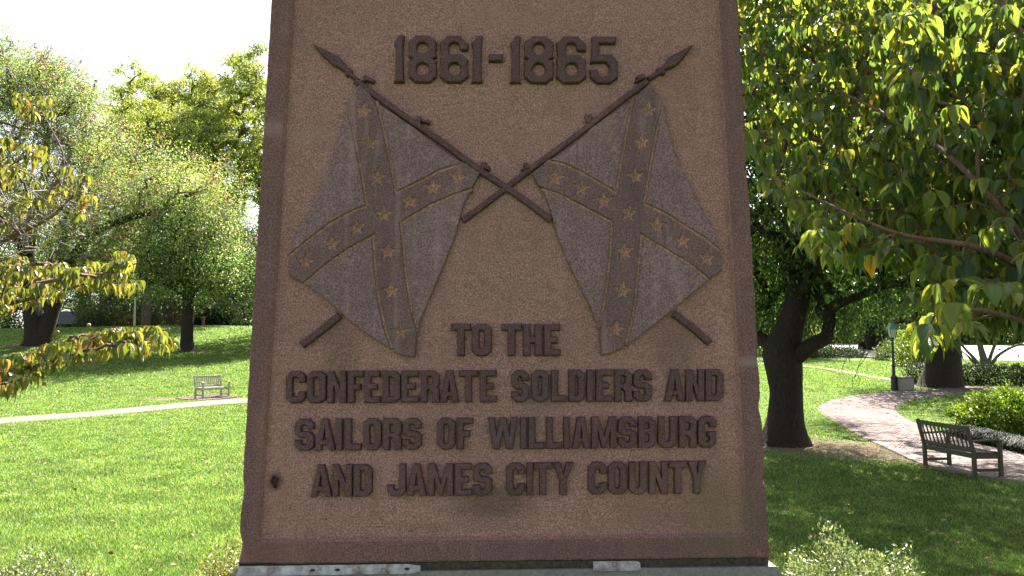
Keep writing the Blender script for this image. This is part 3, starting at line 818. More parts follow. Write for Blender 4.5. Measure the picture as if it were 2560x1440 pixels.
D2 = [(1772, 698), (1727.5, 661.8), (1666, 624), (1604.8, 587.8), (1597.5, 670.9), (1590, 743), (1579.5, 804.5), (1566, 863)]
flag("", None, None, A2, B2, C2, D2, dict(
    left=[(1662, 280), (1668.7, 303), (1682.5, 362), (1701.6, 414), (1726, 462.6), (1753.7, 518), (1774.5, 555.3), (1792.5, 587.8), (1800, 612)],
    top=[(1573, 258), (1535, 280), (1496.9, 306.4), (1479.5, 318), (1469, 330), (1434.4, 362), (1396, 388), (1382, 396)],
    right=[(1362, 486), (1377, 526.4), (1388, 569.7), (1399, 602), (1417, 645.6), (1442, 699.7), (1471, 754), (1492, 806)],
    bottom=[(1764, 706), (1745.6, 721.4), (1709.5, 752), (1673.4, 782.8), (1637, 811.7), (1601, 840.6), (1578, 855)],
    tip=[(1612, 220), (1625, 206), (1641, 230), (1655, 256)], ltip=[(1804.5, 645), (1803.4, 678), (1782, 692)], btip=[(1550.6, 873), (1529, 882), (1503.6, 887.5), (1501.8, 858.7)],
    rtip=[(1345, 462), (1332, 434), (1344, 421), (1356, 412)]),
    st([(1621.8, 275), (1604.5, 355), (1589, 440), (1571.5, 532), (1561.4, 629), (1557, 726.8), (1538, 824), (1387.5, 445), (1453.5, 469.6), (1509, 502.5), (1642.7, 564), (1706, 602), (1767, 645.6)]), -1)

def strip(name, pts, wd, mat=STONE_L, top=.0006, bev=.0045, jit=.0, parent=None, endcap=True):
    n_ = len(pts); L = offset(pts, wd / 2, False); R_ = offset(pts, -wd / 2, False)
    return relief(name, [FP(L + R_[::-1])], mat, parent, top=top, bev=bev, flare=.0006, round_=True)
# staffs (each is one staff; the piece past the other flag continues it)
strip("flagpole", [(888, 199), (1000, 281), (1100, 350), (1200, 425), (1258, 462), (1320, 505), (1378, 549)], 15)
strip("flagpole", [(1686, 783), (1730, 816), (1777, 857)], 17)
strip("flagpole", [(1621, 199), (1520, 275), (1420, 353), (1330, 418), (1265, 468), (1200, 518), (1156, 550)], 15, top=-.0018)
strip("flagpole", [(848, 788), (800, 827), (752, 863)], 18)
for pts in ([(782.4, 109.3), (815, 124), (848, 141), (856, 152), (873, 169), (877, 170), (880, 174), (878, 180), (899, 196), (895, 203), (871, 187), (866, 188), (863, 184), (864, 180), (850, 170), (833, 161), (806, 138)],
            [(1734.6, 109.3), (1700, 127), (1672, 141.6), (1662, 160), (1650, 167), (1646, 166), (1642, 171), (1645, 176), (1619, 190), (1625, 199), (1655, 182), (1660, 185), (1665, 180), (1663, 173), (1690, 162), (1695, 159), (1714, 137)]):
    relief("spearhead", [FP(pts)], STONE_L, top=.0004, bev=.0045, round_=True)
for k in ([(905, 200), (907, 190), (914, 187), (924, 192), (937, 199), (934, 206), (924, 203), (917, 199), (910, 204)],
          [(1041, 308), (1040, 296), (1043, 288), (1052, 290), (1056, 297), (1075, 301), (1072, 309), (1062, 306), (1052, 302), (1050, 310)],
          [(1200, 420), (1201, 410), (1206, 403), (1215, 404), (1217, 412), (1227, 420), (1224, 427), (1212, 420), (1206, 424)],
          [(1609, 196), (1600, 200), (1589, 206), (1588, 200), (1597, 196), (1591, 193), (1592, 188), (1604, 184), (1612, 185), (1614, 193)],
          [(1466, 303), (1463, 290), (1464, 283), (1470, 284), (1472, 294), (1475, 283), (1480, 284), (1481, 292), (1477, 302), (1474, 309)],
          [(1324, 420), (1316, 421), (1305, 427), (1303, 422), (1313, 416), (1309, 412), (1311, 405), (1322, 408), (1327, 415)]):
    relief("ribbon", [FP(k)], STONE_L, top=.0008, bev=.0025, round_=True)
# ---- the scar left of the inscription
def scar(px, py, pts, deep):
    c = face(px, py); V = [(c[0] + x, DEPTH - .0012, c[1] + y) for x, y in pts] + [(c[0], DEPTH - .0012 + 0, c[1])]
    return V
hole = MB()
c0 = face(683, 1207)
for (dx, dy, r_, n_) in ((0, .004, .0085, 11), (.0015, -.009, .0045, 9)):
    ringv = [(c0[0] + dx + r_ * (1 + .25 * math.sin(k * 2.3)) * math.cos(2 * math.pi * k / n_), DEPTH - .0016, c0[1] + dy + r_ * 1.25 * (1 + .2 * math.cos(k * 1.7)) * math.sin(2 * math.pi * k / n_)) for k in range(n_)]
    inn_ = [(c0[0] + dx + (x - c0[0] - dx) * .75, DEPTH - .004, c0[1] + dy + (z - c0[1] - dy) * .75) for x, y, z in ringv]
    cen = [(c0[0] + dx + (x - c0[0] - dx) * .45, DEPTH - .0005, c0[1] + dy + (z - c0[1] - dy) * .45) for x, y, z in ringv]
    v_ = ringv + inn_ + cen
    f_ = [(i, (i + 1) % n_, n_ + (i + 1) % n_, n_ + i) for i in range(n_)] + [(n_ + i, n_ + (i + 1) % n_, 2 * n_ + (i + 1) % n_, 2 * n_ + i) for i in range(n_)] + [tuple(2 * n_ + i for i in range(n_))]
    hole.add(v_, f_)
HOLEM = flat_mat("rusty scar", (.045, .022, .018), .8, 0, .6, 300)
hole.build("rusty_scar", HOLEM, mon)

# ---- plinth under the shaft, built level in the same yawed frame
CONC, nt, bs = new_mat("weathered plinth stone")
p = objvec(nt)
c = mixc(nt, noise(nt, p, 90, 4, .7), (.12, .115, .10), (.25, .24, .21))
c = mixc(nt, math_(nt, 'MULTIPLY', noise(nt, scaled(nt, p, (1, 3, 1)), 7, 4, .6, .4, .7), .55), c, (.12, .115, .10))
nt.links.new(c, bs.inputs["Base Color"]); bs.inputs["Roughness"].default_value = .9
bump(nt, bs, noise(nt, p, 160, 3), .5, .002)
DIRT, nt, bs = new_mat("dirty mortar bed")
p = objvec(nt)
c = mixc(nt, noise(nt, p, 120, 4, .7), (.018, .015, .013), (.09, .07, .055)); nt.links.new(c, bs.inputs["Base Color"]); bs.inputs["Roughness"].default_value = .95
bump(nt, bs, noise(nt, p, 200, 3), .8, .003)
plv = empty("plinth"); plv.parent = mon
def lvl(x, y, z): # level frame: x along, y into, z up, origin at the foot of the front face -> face frame of the monument
    wpt = B0 + XA * x - NA * y + np.array([0, 0, 1.0]) * z
    return tuple(MI @ Vector(wpt))
xl, xr = OUT[0][0], OUT[1][0]
def frus(mb, x0, x1, y0, y1, z0, X0, X1, Y0, Y1, z1, ns=1):
    vs = [lvl(x0, y0, z0), lvl(x1, y0, z0), lvl(x1, y1, z0), lvl(x0, y1, z0), lvl(X0, Y0, z1), lvl(X1, Y0, z1), lvl(X1, Y1, z1), lvl(X0, Y1, z1)]
    mb.add(vs, [(0, 1, 5, 4), (1, 2, 6, 5), (2, 3, 7, 6), (3, 0, 4, 7), (4, 5, 6, 7), (3, 2, 1, 0)])
bd = MB(); frus(bd, xl + .004, xr - .004, .004, TH - .02, -.018, xl + .003, xr - .003, .003, TH - .03, -.0005)
bd.build("mortar_bed", DIRT, plv)
pb = MB()
frus(pb, xl - .20, xr + .20, -.15, TH + .2, -.30, xl - .012, xr + .012, -.006, TH, -.018)
frus(pb, xl - .22, xr + .22, -.17, TH + .22, -.75, xl - .20, xr + .20, -.15, TH + .2, -.302)
pb.build("wash_stone", CONC, plv)
pb = MB()
zb = -float(B0[2]) - .8
frus(pb, xl - .45, xr + .45, -.40, TH + .45, zb, xl - .42, xr + .42, -.37, TH + .42, -.755)
pb.build("base_stone", CONC, plv)
# lead flashing along the foot
LEAD, nt, bs = new_mat("peeling white lead")
p = objvec(nt)
v1 = N(nt, "ShaderNodeTexVoronoi", feature='DISTANCE_TO_EDGE'); v1.inputs["Scale"].default_value = 110; nt.links.new(p, v1.inputs["Vector"])
crk = N(nt, "ShaderNodeMapRange"); crk.inputs[1].default_value = .07; crk.inputs[2].default_value = .01; nt.links.new(v1.outputs["Distance"], crk.inputs[0])
area = noise(nt, p, 14, 3, .6, .42, .62)
c = mixc(nt, noise(nt, p, 60, 3), (.28, .27, .28), (.50, .49, .50))
c = mixc(nt, math_(nt, 'MULTIPLY', area, .85), c, (.20, .15, .14))
c = mixc(nt, math_(nt, 'MULTIPLY', crk.outputs[0], area), c, (.05, .04, .04))
nt.links.new(c, bs.inputs["Base Color"]); bs.inputs["Roughness"].default_value = .55
bump(nt, bs, noise(nt, p, 80, 3), .6, .003)
def lead(pa, pb_, seed, torn=True):
    """a strip from pixel pa to pixel pb_ (upper edge), folded out over the wash"""
    rng = random.Random(seed); n_ = 40; V = []; 
    u0, u1 = face(*pa)[0], face(*pb_)[0]
    for i in range(n_ + 1):
        t = i / n_; u = u0 + (u1 - u0) * t
        tip = .0 if not torn or t < .93 else (t - .93) / .07
        wob = .0012 * math.sin(t * 17 + seed) + rng.uniform(-.0006, .0006)
        rows = [(-.002 + wob * .4, -.002 - tip * .004), (-.0035, -.007), (-.0055 + wob * .6, -.0125), (-.011 + wob + tip * .004, -.0185 + rng.uniform(-.0006, .0006)), (-.0135 + wob + tip * .004, -.0205 + tip * .004)]
        for (y, z) in rows: V.append(lvl(u, y, z))
    Fc = []
    for i in range(n_):
        for j in range(4):
            a = i * 5 + j; Fc.append((a, a + 1, a + 6, a + 5))
    me = bpy.data.meshes.new("lead_flashing"); me.from_pydata(V, [], Fc); me.update(); me.materials.append(LEAD)
    o = link("lead_flashing", me, plv)
    md = o.modifiers.new("thick", 'SOLIDIFY'); md.thickness = .0015
    return u0, u1
ua, ub_ = lead((596, 1412), (1052, 1406), 1)
for t in (.41, .545, .925):
    nh = MB(); u = ua + (ub_ - ua) * t
    n_ = 8; rv = [lvl(u + .0055 * (1 + .3 * math.sin(k * 2)) * math.cos(2 * math.pi * k / n_), -.0082, -.0115 + .0030 * math.sin(2 * math.pi * k / n_)) for k in range(n_)]
    rv2 = [lvl(u + .004 * math.cos(2 * math.pi * k / n_), -.0065, -.0115 + .0022 * math.sin(2 * math.pi * k / n_)) for k in range(n_)]
    nh.add(rv + rv2, [(i, (i + 1) % n_, n_ + (i + 1) % n_, n_ + i) for i in range(n_)] + [tuple(range(n_))])
    nh.build("nail_hole", HOLEM, plv)
lead((1482, 1401), (1600, 1399), 2)

# ---------------------------------------------------------------- trees: skeletons, limbs and leaves
def tubes(segs, sides=6, up_=None):
    """segs: list of (p0, p1, r0, r1); returns verts, quads"""
    S = np.array([np.r_[a, b, c, d] for a, b, c, d in segs], float)
    p0, p1, r0, r1 = S[:, :3], S[:, 3:6], S[:, 6], S[:, 7]
    d = p1 - p0; d /= np.linalg.norm(d, axis=1, keepdims=True) + 1e-9
    ref = np.tile(np.array([.31, .17, .93]), (len(d), 1)); ref[np.abs(d @ ref[0]) > .9] = (1, 0, 0)
    x = np.cross(d, ref); x /= np.linalg.norm(x, axis=1, keepdims=True); y = np.cross(d, x)
    a = np.arange(sides) * 2 * np.pi / sides
    ring = x[:, None] * np.cos(a)[None, :, None] + y[:, None] * np.sin(a)[None, :, None]
    V = np.concatenate([p0[:, None] + ring * r0[:, None, None], p1[:, None] + ring * r1[:, None, None]], 1)
    k = np.arange(sides); kn = (k + 1) % sides
    Q = np.stack([k, kn, kn + sides, k + sides], -1)
    return V.reshape(-1, 3), (Q[None] + (np.arange(len(S)) * 2 * sides)[:, None, None]).reshape(-1, 4)
def loft(P, Rr, sides=14, seed=0, lump=.08):
    """one continuous trunk or limb along P with radii Rr, slightly lumpy"""
    rng = np.random.RandomState(seed)
    P = np.asarray(P, float); n0 = len(P)
    t0 = np.arange(n0); t = np.linspace(0, n0 - 1, (n0 - 1) * 6 + 1)
    P = np.stack([np.interp(t, t0, P[:, k]) for k in range(3)], -1); Rr = np.interp(t, t0, Rr)
    for _ in range(3): P[1:-1] = (P[:-2] + 2 * P[1:-1] + P[2:]) / 4; Rr[1:-1] = (Rr[:-2] + 2 * Rr[1:-1] + Rr[2:]) / 4
    d = np.gradient(P, axis=0); d /= np.linalg.norm(d, axis=1, keepdims=True)
    x = np.cross(d, np.array([0.0, 1, .05])); x /= np.linalg.norm(x, axis=1, keepdims=True); y = np.cross(d, x)
    a = np.arange(sides) * 2 * np.pi / sides; ph = rng.rand(4) * 6
    lum = 1 + lump * (np.sin(2 * a[None] + ph[0] + t[:, None] * .8) + .6 * np.sin(5 * a[None] + ph[1] + t[:, None] * .5) + .5 * np.sin(3 * a[None] - t[:, None] * 1.3))
    V = P[:, None] + (x[:, None] * np.cos(a)[None, :, None] + y[:, None] * np.sin(a)[None, :, None]) * (Rr[:, None] * lum)[..., None]
    n = len(P); k = np.arange(sides); kn = (k + 1) % sides
    Q = (np.stack([k, kn, kn + sides, k + sides], -1)[None] + (np.arange(n - 1) * sides)[:, None, None]).reshape(-1, 4)
    return V.reshape(-1, 3), Q, P, Rr
def colonize(nodes, rads_fixed, targets, rng, wander=.10, tw=.006, expo=.5, rmax=None):
    """join every target to the nearest point of the growing skeleton; returns segments with radii"""
    P = [np.array(p, float) for p in nodes]; par = [-1] * len(P); base = len(P)
    root = P[0]; tg = sorted(targets, key=lambda q: np.linalg.norm(q - root))
    arr = np.zeros((len(P) + len(tg) * 3 + 5, 3)); arr[:len(P)] = P; n = len(P)
    for q in tg:
        dd = np.linalg.norm(arr[:n] - q, axis=1) + .35 * np.maximum(0, arr[:n, 2] - q[2])
        i = int(np.argmin(dd)); a = arr[i]; L = np.linalg.norm(q - a)
        k = 2 if L > wander * 3 else 1; prev = i
        for s in range(1, k + 1):
            t = s / (k + 1); m = a + (q - a) * t + rng.normal(0, 1, 3) * L * wander + np.array([0, 0, L * .10 * math.sin(math.pi * t)])
            arr[n] = m; par.append(prev); prev = n; n += 1
        arr[n] = q; par.append(prev); n += 1
    cnt = np.zeros(n)
    for i in range(n - 1, base - 1, -1):
        cnt[i] += 1
        if par[i] >= 0: cnt[par[i]] += cnt[i]
    segs = []
    for i in range(base, n):
        r1 = tw * cnt[i] ** expo; j = par[i]
        r0 = tw * cnt[j] ** expo if j >= base else r1 * 1.25
        if rmax: r0, r1 = min(r0, rmax), min(r1, rmax)
        segs.append((arr[j], arr[i], min(r0, r1 * 1.6), r1))
    return segs
def leaves4(C, D, Nn, L, W, fold=.25):
    """folded two-triangle leaves: base C, direction D, normal N"""
    S = np.cross(D, Nn); S /= np.linalg.norm(S, axis=1, keepdims=True) + 1e-9
    L = L[:, None]; W = W[:, None]
    b = C; tip = C + D * L; l = C + D * L * .45 + S * W * .5 + Nn * W * fold; r = C + D * L * .45 - S * W * .5 + Nn * W * fold
    V = np.stack([b, l, tip, r], 1).reshape(-1, 3)
    i = np.arange(len(C)) * 4
    return V, np.concatenate([np.stack([i, i + 2, i + 1], -1), np.stack([i, i + 3, i + 2], -1)])
def unit(v): return v / (np.linalg.norm(v, axis=1, keepdims=True) + 1e-9)
def crown(tg, per, spread, rng, L, droop=.3, wl=.5, flat=1.0):
    n = len(tg) * per
    C = np.repeat(tg, per, 0) + rng.normal(0, 1, (n, 3)) * np.array([spread, spread, spread * flat])
    D = rng.normal(0, 1, (n, 3)); D[:, 2] -= droop * 2; D = unit(D)
    Nn = unit(rng.normal(0, 1, (n, 3)) + np.array([0, 0, .9])); Nn = unit(Nn - D * (Nn * D).sum(1, keepdims=True))
    Ls = L * (.6 + .7 * rng.rand(n))
    return leaves4(C, D, Nn, Ls, Ls * wl)
def blob_targets(blobs, n, rng, shell=.55):
    """clump centres spread through a union of ellipsoids, denser near the skin"""
    vol = np.array([b[3] * b[4] * b[5] for b in blobs]); cnt = np.maximum(1, (n * vol ** .8 / (vol ** .8).sum()).astype(int)); out = []
    for b, k in zip(blobs, cnt):
        d = unit(rng.normal(0, 1, (k, 3))); r = (shell + (1 - shell) * rng.rand(k)) * np.where(rng.rand(k) < .75, 1, rng.rand(k))
        r *= 1 + .12 * np.sin(d[:, 0] * 7 + b[0]) * np.sin(d[:, 1] * 6 + d[:, 2] * 5)
        out.append(np.array(b[:3]) + d * r[:, None] * np.array(b[3:6]))
    return np.concatenate(out)
def joinv(parts):
    V = []; Q = []; o = 0
    for v, q_ in parts: V.append(v); Q.append(q_ + o); o += len(v)
    return np.concatenate(V), np.concatenate(Q)
def copy_tree(o, parent=None):
    c = o.copy(); COL.objects.link(c)
    if parent: c.parent = parent
    for ch in list(CHILD.get(o.name, [])): copy_tree(ch, c)
    return c
CHILD = {}
def reg(parent, *obs): CHILD.setdefault(parent.name, []).extend(obs)

BARK_D = bark_mat("dark bark", (.016, .012, .010), (.050, .038, .031), 7, .9, .6, (.026, .026, .018))
BARK_G = bark_mat("grey bark", (.075, .065, .055), (.18, .16, .14), 5)
BARK_P = bark_mat("pine bark", (.09, .06, .045), (.20, .15, .12), 5)
TWIG_R = bark_mat("reddish twigs", (.10, .060, .042), (.21, .14, .105), 20, .8, .3)
TWIG_G = bark_mat("silvery twigs", (.20, .18, .16), (.42, .39, .35), 20, .9, .3)

# ---- big airy tree at the far left
rng = np.random.RandomState(11)
t1 = empty("spreading_tree", tuple(T1), "large airy spreading tree with a forked leaning trunk on the left bank", "tree")
def rel(p, o): return np.asarray(p, float) - np.asarray(o, float)
Yt = T1[1]
tr_a = [rel(at(88, 880, Yt), T1), rel(at(92, 850, Yt), T1), rel(at(84, 790, Yt), T1), rel(at(62, 700, Yt), T1), rel(at(70, 600, Yt + .5), T1), rel(at(110, 480, Yt + 1), T1), rel(at(120, 330, Yt + 1), T1), rel(at(90, 200, Yt), T1)]
tr_b = [rel(at(100, 870, Yt), T1), rel(at(112, 830, Yt), T1), rel(at(135, 760, Yt), T1), rel(at(170, 660, Yt - .5), T1), rel(at(230, 580, Yt - 1), T1), rel(at(320, 545, Yt - 2), T1), rel(at(420, 520, Yt - 2), T1), rel(at(500, 470, Yt - 2), T1)]
tr_c = [rel(at(135, 760, Yt), T1), rel(at(160, 600, Yt + 1), T1), rel(at(205, 450, Yt + 2), T1), rel(at(210, 310, Yt + 2), T1), rel(at(240, 200, Yt + 2), T1)]
tr_d = [rel(at(70, 640, Yt), T1), rel(at(0, 540, Yt), T1), rel(at(-120, 430, Yt), T1), rel(at(-260, 360, Yt), T1)]
va_, qa_, Pa, _ = loft(tr_a, [1.0, .72, .60, .48, .36, .26, .16, .08], 14, 1)
link("trunk", npmesh("trunk", va_, qa_, BARK_D, True), t1)
parts = []; nodes = [Pa[0]]
for tr, rr_ in ((tr_b, [.6, .55, .45, .34, .26, .20, .14, .07]), (tr_c, [.34, .30, .22, .15, .07]), (tr_d, [.28, .22, .15, .08])):
    v_, q_, P_, _ = loft(tr, rr_, 10, 2); parts.append((v_, q_)); nodes += list(P_[6:])
nodes += list(Pa[18:])
v_, q_ = joinv(parts); link("limb", npmesh("limb", v_, q_, BARK_D, True), t1)
def bl(px, py, Y, rx, ry, rz): c = rel(at(px, py, Y), T1); return (c[0], c[1], c[2], rx, ry, rz)
blobs = [bl(90, 260, Yt, 4.2, 5, 4.0), bl(-120, 330, Yt, 5, 5, 5), bl(230, 400, Yt + 1, 3.2, 4.5, 3.6), bl(380, 470, Yt, 3.6, 4.5, 2.9), bl(500, 500, Yt - 1, 3.3, 4, 2.8), bl(300, 600, Yt, 4.4, 5, 2.3),
         bl(80, 500, Yt, 4.5, 5, 4), bl(550, 610, Yt - 1, 2.0, 3, 2.0), bl(-140, 600, Yt, 4, 5, 4), bl(210, 250, Yt, 1.6, 2.5, 1.5)]
tg = blob_targets(blobs + [bl(40, 190, Yt, 2.6, 3.5, 2.3), bl(150, 220, Yt + 1, 2.4, 3, 1.8), bl(-60, 200, Yt, 3, 3, 2.4)], 1350, rng)
segs = colonize(nodes, None, list(tg), rng, .12, .012, .5, .14)
v_, q_ = tubes(segs, 4); link("branches", npmesh("branches", v_, q_, BARK_G, True), t1)["kind"] = "stuff"
LT1 = leaf_mat("airy tree leaves", [(0, (0.067, 0.112, 0.034)), (.4, (0.123, 0.185, 0.056)), (.75, (0.202, 0.269, 0.090)), (.92, (0.302, 0.325, 0.123)), (.98, (0.302, 0.246, 0.101)), (1, (0.224, 0.101, 0.056))], .5, .45, (1.6, 1.6, 1.0), .6, .35)
v_, q_ = crown(tg, 120, .60, rng, .135, .25, .5); link("crown", npmesh("crown", v_, q_, LT1), t1)["kind"] = "stuff"
# dead silvery twigs and red-brown seed clusters on the outside
sel = tg[rng.choice(len(tg), 420, False)]; sg = []
for p in sel:
    d0 = unit(rng.normal(0, 1, (1, 3)))[0]
    for k in range(5):
        d = unit((d0 + rng.normal(0, .5, 3))[None])[0]; a = p + d0 * .2; b = a + d * (.5 + .6 * rng.rand())
        sg.append((a, b, .026, .016)); 
        for _ in range(2): sg.append((b, b + unit((d + rng.normal(0, .6, 3))[None])[0] * .4, .015, .009))
v_, q_ = tubes(sg, 3); link("dead_twigs", npmesh("dead_twigs", v_, q_, TWIG_G), t1)["kind"] = "stuff"
wt = tg[:, 0] + tg[:, 2] * .3; out_ = tg[(rng.rand(len(tg)) < np.clip((wt - np.percentile(wt, 45)) / 8, 0, .45))]
SEEDM = leaf_mat("seed clusters", [(0, (.14, .055, .04)), (.6, (.26, .11, .085)), (1, (.38, .22, .17))], .25, .7, (1.2, .9, .8), .2)
v_, q_ = crown(out_ + np.array([0, -.3, .35]), 26, .17, rng, .14, -.2, .55); link("seed_clusters", npmesh("seed_clusters", v_, q_, SEEDM), t1)["kind"] = "stuff"

# ---- straight dark-trunked tree on the bank
t3 = empty("bank_tree", tuple(T3), "fresh green tree with a straight dark trunk halfway up the grassy bank", "tree"); Yt = T3[1]
tr = [rel(at(468, 882, Yt), T3), rel(at(468, 872, Yt), T3), rel(at(467, 850, Yt), T3), rel(at(470, 780, Yt), T3), rel(at(472, 700, Yt), T3), rel(at(476, 600, Yt), T3), rel(at(480, 520, Yt), T3)]
v_, q_, P_, _ = loft(tr, [.62, .46, .38, .34, .30, .2, .1], 12, 3, .04); link("trunk", npmesh("trunk", v_, q_, BARK_D, True), t3)
def bl(px, py, Y, rx, ry, rz): c = rel(at(px, py, Y), T3); return (c[0], c[1], c[2], rx, ry, rz)
blobs = [bl(480, 600, Yt, 3.0, 3.4, 2.6), bl(400, 670, Yt - .5, 2.6, 3, 1.5), bl(560, 680, Yt - 1, 2.6, 3, 1.8), bl(470, 705, Yt, 2.8, 3, 1.0), bl(640, 720, Yt, 1.8, 2, 1.6), bl(590, 740, Yt - 1, 1.0, 1.5, 1.0), bl(612, 815, Yt - 2.5, .5, .7, .7)]
tg = blob_targets(blobs, 420, rng)
segs = colonize(list(P_[20:]), None, list(tg), rng, .12, .012, .5, .14)
v_, q_ = tubes(segs, 4); link("branches", npmesh("branches", v_, q_, BARK_D, True), t3)["kind"] = "stuff"
LT3 = leaf_mat("fresh leaves", [(0, (0.058, 0.111, 0.039)), (.4, (0.104, 0.169, 0.058)), (.8, (0.182, 0.247, 0.091)), (1, (0.312, 0.325, 0.130))], .5, .42, (1.5, 1.55, .9), .6, .4)
v_, q_ = crown(tg, 100, .46, rng, .12, .3, .62); link("crown", npmesh("crown", v_, q_, LT3), t3)["kind"] = "stuff"

# ---- generic woodland trees, copied with their parts
LW1 = leaf_mat("woodland leaves", [(0, (0.031, 0.084, 0.020)), (.5, (0.063, 0.147, 0.031)), (.85, (0.112, 0.210, 0.042)), (1, (0.182, 0.266, 0.056))], .35, .5, (1.3, 1.35, .6), .35, .22)
LW2 = leaf_mat("light woodland leaves", [(0, (0.062, 0.125, 0.025)), (.5, (0.112, 0.200, 0.037)), (1, (0.213, 0.275, 0.062))], .4, .5, (1.35, 1.3, .6), .35, .25)
NEED = leaf_mat("pine needles", [(0, (0.088, 0.143, 0.033)), (.5, (0.165, 0.231, 0.050)), (1, (0.275, 0.308, 0.088))], .5, .5, (1.6, 1.45, .7), .5, .3)
def wood_tree(seed, Ht, rad, mat, name="woodland_tree", per=44, nt_=230, low=.25, leaf=.24, bark=BARK_G, spread=.62):
    rng = np.random.RandomState(seed)
    e = empty(name)
    tr = [(0, 0, -.4), (0, 0, .3), (.1 * rng.normal(), .1 * rng.normal(), Ht * .3), (.25 * rng.normal(), .25 * rng.normal(), Ht * .6), (.3 * rng.normal(), .3 * rng.normal(), Ht * .93)]
    v_, q_, P_, _ = loft(tr, [.034 * Ht, .024 * Ht, .019 * Ht, .012 * Ht, .004 * Ht], 9, seed, .05)
    a = link("trunk", npmesh("trunk", v_, q_, bark, True), e)
    blobs = []
    for k in range(9):
        z = Ht * (low + .12 + (.80 - low) * k / 8); an = rng.rand() * 6.28; rr_ = rad * .55 * math.sin(math.pi * (.2 + .7 * (k / 8)))
        blobs.append((math.cos(an) * rr_, math.sin(an) * rr_, z, rad * (.35 + .3 * rng.rand()), rad * (.35 + .3 * rng.rand()), Ht * .11 * (1 + .5 * rng.rand())))
    tg = blob_targets(blobs, nt_, rng)
    segs = colonize(list(P_[5:]), None, list(tg), rng, .12, .018, .5, .2)
    v_, q_ = tubes(segs, 4); b = link("branches", npmesh("branches", v_, q_, bark, True), e); b["kind"] = "stuff"
    v_, q_ = crown(tg, per, spread, rng, leaf, .3, .6); c = link("crown", npmesh("crown", v_, q_, mat), e); c["kind"] = "stuff"
    reg(e, a, b, c); return e
def pine(seed, Ht, name="pine_tree", low=.48, nb=44):
    rng = np.random.RandomState(seed); e = empty(name)
    tr = [(0, 0, -.4), (0, 0, .4), (.15, 0, Ht * .35), (.3 * rng.normal(), .3, Ht * .7), (.4 * rng.normal(), .2, Ht * .97)]
    v_, q_, P_, _ = loft(tr, [.5, .40, .33, .22, .07], 9, seed, .05); a = link("trunk", npmesh("trunk", v_, q_, BARK_P, True), e)
    tg = []
    for k in range(nb):
        z = Ht * (low + (1 - low) * (k / nb) ** .9); an = k * 2.4 + rng.rand(); ln = (1.2 + 4.2 * math.sin(math.pi * min(1, .18 + .82 * (1 - k / nb)))) * (.6 + .5 * rng.rand())
        for t in (.55, .8, 1.0):
            tg.append((math.cos(an) * ln * t, math.sin(an) * ln * t, z + ln * .16 * t + rng.normal(0, .25)))
            if t > .7: tg.append((math.cos(an + .3) * ln * t, math.sin(an + .3) * ln * t, z + ln * .2 * t + rng.normal(0, .3)))
    tg = np.array(tg); segs = colonize(list(P_[8:]), None, list(tg), rng, .08, .022, .5, .16)
    v_, q_ = tubes(segs, 4); b = link("branches", npmesh("branches", v_, q_, BARK_P, True), e); b["kind"] = "stuff"
    per = 90; n = len(tg) * per; C = np.repeat(tg, per, 0); g = np.repeat(rng.rand(len(tg)) * 3, per)
    off_ = rng.normal(0, .33, (n, 3)); off_[:, 2] *= .5
    D = unit(rng.normal(0, 1, (n, 3)) + np.array([0, 0, .6])); Nn = unit(np.cross(D, rng.normal(0, 1, (n, 3))))
    v_, q_ = leaves4(C + off_, D, Nn, .30 + .14 * rng.rand(n), .085 + 0 * g, .1); c = link("crown", npmesh("crown", v_, q_, NEED), e); c["kind"] = "stuff"
    reg(e, a, b, c); return e
def put(src, first, x, y, s, rz, label, group, cat="tree", dz=0.0):
    o = src if first else copy_tree(src)
    o.location = (x, y, float(hgt(x, y)) - .05 + dz); o.scale = (s, s, s); o.rotation_euler = (0, 0, rz)
    return tag(o, label, cat, group)
def gx_at(px, Y): return (px - 1280) / F * Y
pn = [pine(31, 19), pine(32, 20)]
put(pn[0], True, gx_at(420, 78), 78, 1.27, .3, "bright pine standing free against the white sky, left of the monument", "pines on the ridge")
put(pn[1], True, gx_at(550, 80), 80, 1.22, 1.9, "pine with tufted crown second from the monument on its left side", "pines on the ridge")
for k, (px, Y, s, rz, lb) in enumerate([(672, 74, 1.30, 2.2, "tallest pine, its dark crown cut off by the monument's left edge"), (350, 88, 1.22, 4.0, "farthest pine, half hidden behind the spreading tree's crown"),
                            (780, 90, 1.0, 5.0, "pine hidden behind the monument"), (1000, 86, .95, 1.0, "pine behind the middle of the monument")]):
    put(pn[k % 2], False, gx_at(px, Y), Y, s, rz, lb, "pines on the ridge")
wd = [wood_tree(41, 13, 4.6, LW1), wood_tree(42, 15, 5.0, LW1), wood_tree(43, 11, 4.4, LW2, low=.12), wood_tree(44, 16, 5.2, LW2), wood_tree(45, 8, 4.8, LW2, low=-.12, nt_=260), wood_tree(46, 9, 5.2, LW1, low=-.12, nt_=260)]
left = [(0, 110, 366, 1.0), (1, 88, 80, 1.0), (2, 74, 250, .75), (3, 92, 500, .75), (0, 84, 620, .85), (2, 70, 545, .62), (1, 96, 200, 1.0), (0, 74, -120, 1.0), (3, 100, 700, .9), (2, 72, 640, .6), (1, 104, 430, .8), (0, 90, 850, .9), (1, 88, 1100, .9), (2, 84, 1350, .9), (3, 92, 1600, 1.0), (1, 58, 790, .95), (0, 57, 900, .9), (1, 56, 1020, .9), (1, 70, -420, 1.1),
        (4, 82, 20, 1.0), (5, 86, 150, .9), (5, 80, 255, .8), (4, 90, 330, .9), (5, 84, 430, .8), (4, 88, 510, .85), (5, 82, 590, .7), (5, 78, -110, 1.0), (4, 86, 690, .8)]
